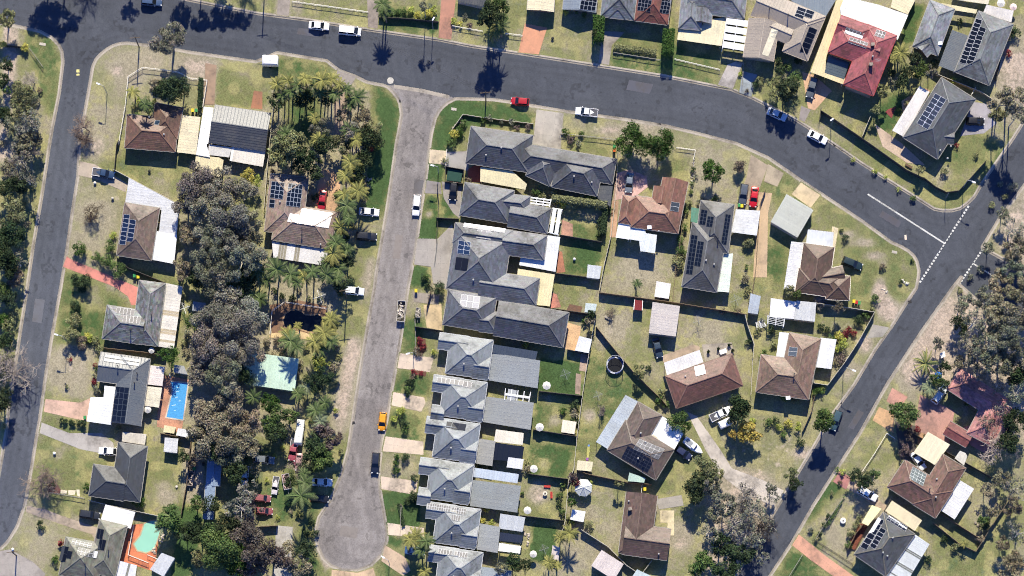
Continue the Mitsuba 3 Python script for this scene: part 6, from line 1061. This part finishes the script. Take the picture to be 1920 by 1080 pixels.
# ================================================================ fences
def fc(s_, *a, **k): fence(s_, *a, **k)
CR = dict(col='8d8672', cap='cdc8b8', desc='pale capped panel fence'); DK = dict(col='4a4742', cap='5c5850', desc='dark panel fence'); WH = dict(col='dddace', cap='efece0', h=1.1, desc='low white rail fence', open_=True); MS = dict(col='8c8a84', cap='9a9890', h=1.1, open_=True, desc='low wire mesh fence'); TB = dict(col='6b5d4e', cap='84745f', desc='brown timber fence')
L_ = [("222 270 235 195 240 143 267 126 310 131 335 135 355 146 388 150 380 200", {**WH, 'h': 1.2}), ("214 318 218 272 222 262", DK), ("212 317 240 332 330 380", {**CR, 'h': 1.5}), ("513 200 505 270 495 390", {**CR, 'h': 1.7}), ("386 205 384 200 376 330", CR), ("218 482 240 502 340 542", DK), ("195 652 270 660 310 666", TB), ("300 812 358 823 350 905 340 960 338 970", TB),
      ("166 938 208 948 300 968 312 972", CR), ("158 934 92 923", {**MS}), ("276 1040 300 1050", WH), ("317 700 320 710", WH), ("250 985 240 1040 278 1055", {**WH, 'h': 1.2}), ("480 988 520 985", TB), ("533 566 510 582 506 626", {**WH, 'h': 1.3}), ("536 566 612 578", {**WH, 'h': 1.3}), ("470 550 512 470", MS),
      ("548 2 620 12 690 22", {**WH, 'h': 1.0}), ("710 32 760 34 822 40", {**DK, 'h': 1.4}), ("848 48 905 58", {**WH, 'h': 1.0}), ("948 62 980 66", WH), ("1150 98 1238 112", {**MS}), ("1265 110 1350 130", {**WH, 'h': 1.0}), ("1394 118 1392 160", {**MS}), ("1540 207 1560 220 1630 268 1700 318 1733 334", {**DK, 'h': 1.9}), ("1540 202 1537 225", {**DK}), ("1632 218 1617 255", {**CR, 'h': 1.5}), ("1732 332 1755 350 1775 360 1798 357 1812 342 1850 300", {**DK, 'h': 1.6}),
      ("1708 98 1740 20", MS), ("1715 110 1760 140 1840 172 1860 185", {**CR, 'h': 1.5}), ("1820 180 1830 163", WH), ("1720 118 1715 112", DK), ("1880 95 1868 150", {**DK, 'h': 1.3}), ("1050 250 1110 256 1160 262", {**MS}), ("1160 262 1155 360 1146 440", {**CR, 'h': 1.6}), ("1268 276 1304 281 1300 300", {**WH, 'h': .9}), ("1285 355 1278 430 1273 470", TB), ("1146 440 1132 500 1124 545", {**CR, 'h': 1.6}), ("1124 548 1260 566 1400 589", {**TB, 'h': 1.8}), ("1405 585 1418 500 1426 380 1436 352", {**TB, 'h': 1.6}), ("1262 562 1270 470", TB),
      ("1050 440 1128 453", DK), ("1042 512 1124 522", DK), ("1036 578 1118 590", DK), ("1064 655 1106 664", DK), ("1010 733 1092 742", DK), ("1000 805 1082 818", DK), ("990 888 1065 898", DK), ("975 966 1058 976", DK), ("1116 598 1108 640 1098 700 1092 742 1082 818 1076 880 1066 900 1060 976 1050 1010", CR), ("1118 612 1140 640 1190 700 1240 748 1250 760", {**TB, 'h': 1.7}),
      ("1085 882 1100 888 1180 905 1222 908", {**TB, 'h': 1.7}), ("1204 906 1203 925", WH), ("1090 993 1140 1025 1175 1060 1205 1080", CR), ("1222 1051 1204 1075", CR), ("1060 986 1085 995", TB), ("1397 590 1402 610 1414 645 1412 670", CR), ("1412 668 1408 740", {**CR, 'h': 1.3}), ("1530 568 1600 578 1640 585", CR), ("1640 585 1610 640 1585 678 1552 722", {**CR, 'h': 1.9}), ("1552 722 1526 718 1526 702", CR), ("1530 730 1522 770 1505 808", {**TB, 'h': 1.4}),
      ("1565 425 1558 490", {**CR, 'h': .9}), ("1663 812 1640 850 1617 884", {**WH, 'h': .9}), ("1663 812 1678 822", {**WH, 'h': .9}), ("1528 1012 1560 1032 1600 1058", {**DK, 'h': 1.2, 'open_': True, 'desc': 'dark rail fence'}), ("1505 1040 1480 1080", {**MS}), ("1580 935 1545 985 1530 1010", {**MS}), ("1894 935 1870 970 1830 1034 1800 1020 1750 980", {**TB, 'h': 1.6}), ("1670 935 1660 955", DK), ("1875 890 1900 905", MS),
      ("820 345 823 380 818 455", {**DK, 'h': 1.2}), ("838 280 835 310", WH), ("836 312 870 318 868 344 834 340 836 312", {**DK, 'h': 1.4}), ("860 410 818 408", {**DK, 'h': 1.7}), ("820 448 815 490", {**MS}), ("778 598 780 664", {**MS}), ("846 245 868 214 905 220 1000 232", {**CR, 'h': 1.0, 'desc': 'low pale garden wall'}), ("830 620 778 612", DK), ("808 545 800 575", TB), ("750 1000 752 950", {**MS}),
      ("50 88 8 84", {**DK, 'h': 1.5, 'desc': 'dark double gate'}), ("55 90 80 125", MS), ("1838 1010 1760 960 1680 925", {**TB, 'h': 1.5}), ("1690 800 1860 895", {**DK, 'h': 1.6}), ("1590 1030 1605 1000 1622 980", TB)]
for s_, o in L_: fc(s_, **o)
# ================================================================ poles and street lamps (foot of each pole)
pole(261, 89, 8, 'timber power pole on the upper left corner verge', True); pole(911, 191, 8, 'timber power pole left of the red hatchback', True); pole(650, 560, 9, 'timber power pole beside the lone white wagon', True); pole(496, -12, 9, 'timber power pole at the top edge', True); pole(1338 - 480, 0 + 0, 0.1, 'x') if False else None
pole(201, 176, 6.4, 'street lamp on the verge of the left street', arm=(-10, -4), base='street_lamp', col='8b8e90'); pole(126, 641, 6.4, 'street lamp among the clipped round shrubs', arm=(-13, -3), base='street_lamp', col='8b8e90'); pole(1581, 700, 7, 'street lamp beside the pale capped fence at right', arm=(14, 6), base='street_lamp', col='8b8e90'); pole(1806, 352, 7, 'double armed street lamp at the right hand junction', arm=(11, 4), base='street_lamp', col='8b8e90')
pole(1773, 372, 5, 'plain street name post at the right hand junction', base='sign_post', col='8b8e90'); pole(1558, 236, 6.5, 'street lamp above the bend of the wide street', arm=(-4, 3), base='street_lamp', col='8b8e90'); pole(812, 56, 7, 'street lamp among the flowering shrubs at the top', arm=(2, -3), base='street_lamp', col='8b8e90'); pole(822, 325, 6, 'street lamp near the small square trampoline cage', arm=(-10, -2), base='street_lamp', col='8b8e90'); pole(730, 1057, 6, 'street lamp beside the round end of the street', arm=(-10, -6), base='street_lamp', col='8b8e90'); pole(776, 670, 5.5, 'street lamp beside the upper beige drive', arm=(-10, 2), base='street_lamp', col='8b8e90'); pole(31, 1042, 7, 'timber power pole by the lower left drive', True)
# a wire crossing the street
k = thing('overhead_wire', 'thin overhead wires crossing above the wide street', 'wire'); m = M()
for dx in (-.9, 0, .9):
    a, b = np.array([*(W([911, 191]) + [dx, 0]), 7.6]), np.array([*(W([496, -12]) + [dx, 0]), 8.6]); t = np.linspace(0, 1, 14); m.tube(np.array([a + (b - a) * x - [0, 0, 1.2 * 4 * x * (1 - x) * .5] for x in t]), .018, 3, lin('3a3a3c'))
scene[k] = m.shape('matte')
# ================================================================ bins, clotheslines, umbrellas, tanks, toys
for x, y, c, t in ((252, 517, '3d8a4e', 'green lidded bin at the top of the salmon drive'), (259, 519, 'd8c531', 'yellow lidded bin at the top of the salmon drive'), (361, 207, 'd8c531', 'yellow lidded bin above the cream carport'), (368, 207, '3d8a4e', 'green lidded bin above the cream carport'), (1601, 565, 'd8c531', 'yellow lidded bin in a row of three'), (1606, 567, 'b0302c', 'red lidded bin in a row of three'), (1611, 568, '3d8a4e', 'green lidded bin in a row of three'), (364, 879, '3d8a4e', 'green lidded bin beside the long blue grey shed'), (381, 870, '2b2d30', 'dark bin beside the long blue grey shed'),
                   (1152, 275, '3d8a4e', 'green lidded bin beside the round trees'), (1152, 282, 'c9622c', 'orange lidded bin beside the round trees'), (1386, 385, '3d8a4e', 'green lidded bin behind the red car'), (1391, 386, 'd8c531', 'yellow lidded bin behind the red car'), (780, 545, 'd8c531', 'yellow lidded bin on the paved verge'), (159, 783, '3d8a4e', 'green lidded bin by the white front carport'), (1209, 917, 'd8c531', 'yellow lidded bin in the narrow side yard'), (879, 283, 'd8c531', 'yellow lidded bin by the long dark corner house'), (563, 552, '3d8a4e', 'small green bin under the palms'), (1546, 773, '3a3d40', 'dark bin by the kerb tree')):
    if (x, y) not in ((563, 552), (1546, 773)): bin_(x, y, c, t)
clothesline(1310, 602, 12, 'rotary clothesline in the big back lawn'); clothesline(599, 556, 13, 'white rotary clothesline under the palms', 'eef0ee'); clothesline(1060, 702, 11, 'rotary clothesline in the first row garden'); clothesline(1121, 742, 10, 'rotary clothesline right of the second row garden'); clothesline(1380, 563, 12, 'rotary clothesline below the charcoal house'); clothesline(1020, 1030, 10, 'rotary clothesline in the greenest row garden'); clothesline(345, 578, 11, 'white rotary clothesline beside the mossy grey house', 'eef0ee')
round_table(1025, 723, 8, 'white garden umbrella in the first row garden'); round_table(1012, 801, 8, 'white garden umbrella in the second row garden'); round_table(1001, 879, 7.5, 'white garden umbrella in the third row garden'); round_table(989, 957, 7.5, 'white garden umbrella in the fourth row garden'); round_table(1000, 1039, 7, 'cream garden umbrella in the greenest row garden'); round_table(277, 768, 7, 'white garden umbrella left of the blue pool'); round_table(284, 657, 6, 'white garden umbrella between two left houses'); round_table(1877, 6, 8, 'white garden umbrella at the top right edge'); round_table(1900, 13, 7, 'pinkish white garden umbrella at the top right edge', 'e6cfc8')
round_table(1581, 976, 5.5, 'pale round birdbath-like tank on the dry front lawn', 'f0eee4', False); round_table(1036, 800 - 9999, 1, 'x') if False else None
k = thing('gazebo', 'pale octagonal gazebo in the back garden', 'gazebo'); p = W(PP([1094, 914])[0], 2.6); m = M(); a = np.arange(9) * np.pi / 4 + .3; mark('the octagonal gazebo', (1094, 914))
for i in range(8):
    e0, e1 = [[p[0] + 2.05 * math.cos(t), p[1] + 2.05 * math.sin(t), 2.2] for t in a[i:i + 2]]; part(k, 'roof_panel', M().slab([e0, e1, [*p, 3.2]], .05, jit(lin('cfd4d0'), .12)).shape('sheet_metal')); part(k, 'rib', M().tube([[e0[0], e0[1], 2.24], [*p, 3.25]], .06, 4, lin('ecece6')).shape('matte')); part(k, 'post', M().box([p[0] + 1.85 * math.cos(a[i]), p[1] + 1.85 * math.sin(a[i]), 1.1], [.05, .05, 1.1], 0, lin('d9d6cc')).shape('matte'))
def trampoline(px, py, r, label, net=True):
    k = thing('trampoline', label, 'trampoline'); h = .9; p = W(PP([px, py])[0], h); R = r * S; mark('the trampoline', (px, py)); t = np.linspace(0, 2 * np.pi, 33)
    part(k, 'mat', M().poly([[p[0] + R * .88 * math.cos(x), p[1] + R * .88 * math.sin(x), h] for x in t[:-1]], lin('1b1d22')).shape('matte'))
    m = M()
    for i in range(32): m.slab([[p[0] + q * math.cos(x), p[1] + q * math.sin(x), h + .03] for q, x in ((R * .86, t[i]), (R * .86, t[i + 1]), (R, t[i + 1]), (R, t[i]))][::-1], .04, lin('4d5a8c') if i % 8 < 5 else lin('c9cdd2'))
    part(k, 'rim_pad', m.shape('matte'))
    for x in t[:-1:5]:
        q = [p[0] + R * 1.0 * math.cos(x), p[1] + R * 1.0 * math.sin(x)]; part(k, 'pole', M().tube([[*q, 0], [*q, 2.6]], .035, 5, lin('b9bcc2')).shape('matte'))
    part(k, 'top_ring', M().tube([[p[0] + R * math.cos(x), p[1] + R * math.sin(x), 2.6] for x in t], .045, 5, lin('c3c7cc')).shape('matte'))
    m = M()
    for x in np.linspace(0, 2 * np.pi, 60): m.tube([[p[0] + R * math.cos(x), p[1] + R * math.sin(x), h], [p[0] + R * math.cos(x), p[1] + R * math.sin(x), 2.6]], .012, 3, lin('2a2c30'))
    part(k, 'net', m.shape('matte'))
trampoline(1153, 685, 16, 'round black trampoline with a netted frame on the lawn')
k = thing('trampoline', 'small square trampoline with a dark green mat', 'trampoline'); q = W(PP("840 316 868 320 864 341 837 338"), .8); part(k, 'mat', M().slab([[*x, .8] for x in q[::-1]], .05, lin('2b4a42')).shape('matte'))
for x in q: part(k, 'leg', M().box([*x, .4], [.05, .05, .4], 0, lin('8a8d90')).shape('matte'))
k = thing('play_slide', 'red and white play frame against the back fence', 'play frame'); q = W(PP("1190 562 1205 564 1204 583 1188 582"), 1.5)
part(k, 'roof', M().slab([[*q[0], 1.5], [*q[1], 1.5], [*q[2], 2.1], [*q[3], 2.1]][::-1], .06, lin('6e2a2e')).shape('matte'))
for a_, b_ in ((0, 3), (1, 2)): part(k, 'rail', M().tube([[*q[a_], 1.6], [*q[b_], 2.2]], .09, 6, lin('e9e6e0')).shape('matte'))
for x in q: part(k, 'leg', M().box([*x, .75], [.06, .06, .75], 0, lin('7a6a5c')).shape('matte'))
k = thing('toy_slide', 'small yellow and blue toy slide on the lawn', 'toy slide'); q = W(PP("1101 838 1106 838 1104 858 1100 858"), .6); part(k, 'chute', M().slab([[*q[0], 1.0], [*q[1], 1.0], [*q[2], .2], [*q[3], .2]][::-1], .06, lin('d6d27a')).shape('gloss')); part(k, 'ladder', M().box([*W([1104, 836], .5), .5], [.22, .2, .5], 0, lin('6f8fc4')).shape('gloss')); part(k, 'foot', M().box([*W([1101, 861], .1), .2], [.28, .3, .1], 0, lin('8a5a9c')).shape('gloss'))
def bench(px, py, ang, L, col, label, base='bench'):
    k = thing(base, label, base.replace('_', ' ')); p = W(PP([px, py])[0], .45); a = -math.radians(ang); d = np.array([math.cos(a), math.sin(a)]); e = np.array([-d[1], d[0]])
    for i in (-1, 0, 1): part(k, 'seat_slat', M().box([*(p + e * i * .17), .45], [L / 2, .075, .025], a, lin(col)).shape('matte'))
    for i in (-.4, .4): part(k, 'leg', M().box([*(p + d * i * L), .22], [.05, .2, .2], a, lin('4a4a4a')).shape('matte'))
bench(1026, 912, 5, 1.5, 'b8403c', 'upper red garden bench by the round table'); bench(1034, 928, 88, 1.5, 'b8403c', 'right hand red garden bench by the round table'); bench(1704, 311, 30, 1.8, '6b5a4c', 'dark timber bench on the paved front strip'); bench(1140, 596, 30, 1.6, 'b5ad9f', 'pale timber seat under the bare shrub', 'bench')
k = thing('garden_table', 'round pale garden table beside two red benches', 'table'); p = W(PP([1022, 925])[0], .7); part(k, 'top', M().tube([[*p, .68], [*p, .72]], .5, 14, lin('ddd6c4'), True).shape('matte')); part(k, 'leg', M().tube([[*p, 0], [*p, .68]], .05, 6, lin('7a6f60')).shape('matte')); part(k, 'bowl', M().tube([[*p, .72], [*p, .85]], .2, 10, lin('4a4038'), True).shape('matte'))
k = thing('garden_table', 'white outdoor table with chairs on the diagonal house terrace', 'table'); p = W(PP([1356, 659])[0], .75)
part(k, 'top', M().box([*p, .73], [.8, .5, .03], .35, lin('eceeee')).shape('matte'))
for x, y in ((-.6, -.35), (.6, -.35), (.6, .35), (-.6, .35)): part(k, 'leg', M().box([p[0] + x, p[1] + y, .36], [.04, .04, .36], .35, lin('cfd0d0')).shape('matte'))
for x, y in ((1328, 660), (1347, 654), (1367, 647), (1373, 658)):
    k = thing('pot', None, 'plant pot', at=(x, y), desc='dark potted plant'); p = W([x, y], .4); part(k, 'pot', M().tube([[*p, GZ], [*p, .55]], [.22, .32], 10, lin('2e2c2a'), True).shape('matte')); mm = M(); crown_mesh(mm, np.array([*p, .75]), .4, .4, .3, 90, .12, lin('2c3a28'), np.random.default_rng(x), .5); part(k, 'leaves', mm.shape('foliage'))
k = thing('deck', 'brown timber front deck of the house with the yellow canopy', 'deck'); q = W(PP("1612 981 1628 985 1601 1038 1587 1027"), .5); u_ = q[1] - q[0]; v_ = q[3] - q[0]
for i in range(16): part(k, 'plank', M().slab([[*(q[0] + u_ * s0 + (v_ if s0 == s0 else 0) * f), .5] for s0, f in ((0, i / 16 + .004), (1, i / 16 + .004), (1, (i + 1) / 16 - .004), (0, (i + 1) / 16 - .004))][::-1], .04, jit(lin('7a4a3c'), .15)).shape('matte'))
for x in q: part(k, 'post', M().box([*x, .25], [.06, .06, .24], 0, lin('5a3a30')).shape('matte'))
k = thing('water_tank', 'small round fibre tank beside the charcoal house lawn', 'water tank'); p = W([331, 912], .5); part(k, 'tank', M().tube([[*p, 0], [*p, .5]], .28, 10, lin('cfcabf'), True).shape('matte'))
def rocks(pts, n, label, col='c9bfae', r0=.18):
    q = W(PP(pts)); pg = Polygon(q).buffer(.05); x0, y0, x1, y1 = pg.bounds; r = np.random.default_rng(int(abs(x0 * 10))); key = thing('rockery', label, 'rockery'); c = 0
    while c < n:
        p = r.uniform((x0, y0), (x1, y1))
        if not pg.contains(shapely.Point(p)): continue
        c += 1; ico = trimesh.creation.icosphere(1); v = np.array(ico.vertices) * (1 + .25 * r.normal(size=(42, 1))) * r0 * r.uniform(.6, 1.7) * [1, 1, .7]; part(key, 'rock', M().add(v + [*p, GZ + .05], ico.faces, jit(lin(col), .2)).shape('weathered', 50))
rocks("298 1000 310 1000 300 1025 288 1040 286 1034 298 1015", 22, 'pale rock bank beside the green pool'); rocks("690 330 696 335 680 350 672 362 668 356", 16, 'row of rocks along the palm bed edge'); rocks("845 245 868 215 880 218 852 252", 14, 'rocks inside the low corner garden wall', 'a59a8a'); rocks("985 1000 992 1002 990 1035 984 1034", 14, 'pebble strip beside the greenest row garden', 'cfc4b4'); rocks("1300 290 1303 292 1297 350 1293 350", 14, 'line of stones along the lawn edge', 'd0c8ba'); rocks("1645 540 1660 535 1665 548 1650 555", 5, 'few pale stones on the corner verge', 'e0dacb', .14)
rocks("1692 525 1704 522 1702 538 1692 540", 5, 'pale boulders by the kerb of the corner block', 'd9d6c8', .25); rocks("1828 955 1850 975 1840 1000 1825 985", 10, 'rubble heap in the lower right yard', 'a89e90', .2)
k = thing('letterbox', 'small dark letterbox on the front lawn', 'letterbox'); p = W([124, 722]); part(k, 'post', M().box([*p, .6], [.05, .05, .5], 0, lin('3a3a3a')).shape('matte')); part(k, 'box', M().box([*p, 1.15], [.16, .22, .14], 0, lin('4a4a4c')).shape('matte'))
for x, y, c, t in ((178, 343, 'd9d6cf', 'small white letterbox on the dry front lawn'), (211, 372, 'b9b4a8', 'small planter tub on the dry front lawn'), (102, 850, 'f0f0ec', 'round white lawn light on the left lawn'), (280, 321, '3a3f38', 'small dark tub on the back lawn'), (1036, 72, '3c3c3a', 'dark garden stump on the top lawn'), (1660, 1052, 'd9c3a8', 'x'), (1077, 486, 'c9ccd0', 'small pale stool on the row lawn'), (24, 1030, 'eeeeea', 'white stone at the lower left verge')):
    if t == 'x': continue
    k = thing('garden_ornament', t, 'garden ornament'); p = W([x, y], .5); part(k, 'base', M().box([*p, .25], [.22, .2, .25], .2, lin('6a6660')).shape('matte')); part(k, 'top', M().tube([[*p, .5], [*p, .62], [*p, .75]], [.3, .34, .1], 10, lin(c), True).shape('matte', True))
# ================================================================ labels of the many plants, fences and the like: what they look like and which thing they stand by
def where(p):
    best = min(marks, key=lambda m: np.hypot(*(m[1] - p)) * (1.25 if abs(m[1][1] - p[1]) > abs(m[1][0] - p[0]) else 1))
    d = p - best[1]; a = math.degrees(math.atan2(d[1], d[0])) % 360; n = np.hypot(*d)
    w = ['right of', 'lower right of', 'below', 'lower left of', 'left of', 'upper left of', 'above', 'upper right of'][int((a + 22.5) // 45) % 8]
    return w, best[0]
groups = {}
for k, desc, p in auto: w, s_ = where(p); groups.setdefault((desc, w, s_), []).append((k, p))
ORD = ['first', 'second', 'third', 'fourth', 'fifth', 'sixth', 'seventh', 'eighth', 'ninth', 'tenth', 'eleventh', 'twelfth', 'thirteenth', 'fourteenth', 'fifteenth', 'sixteenth']
for (desc, w, s_), L in groups.items():
    if len(L) == 1: labels[L[0][0]]['label'] = f'{desc} {w} {s_}'; continue
    xs, ys = np.ptp([p[0] for _, p in L]), np.ptp([p[1] for _, p in L]); ax = 0 if xs > ys else 1
    for n, (k, p) in enumerate(sorted(L, key=lambda t: t[1][ax])):
        labels[k]['label'] = f'{desc} {w} {s_}, {ORD[n]} from {"left" if ax == 0 else "top"}'
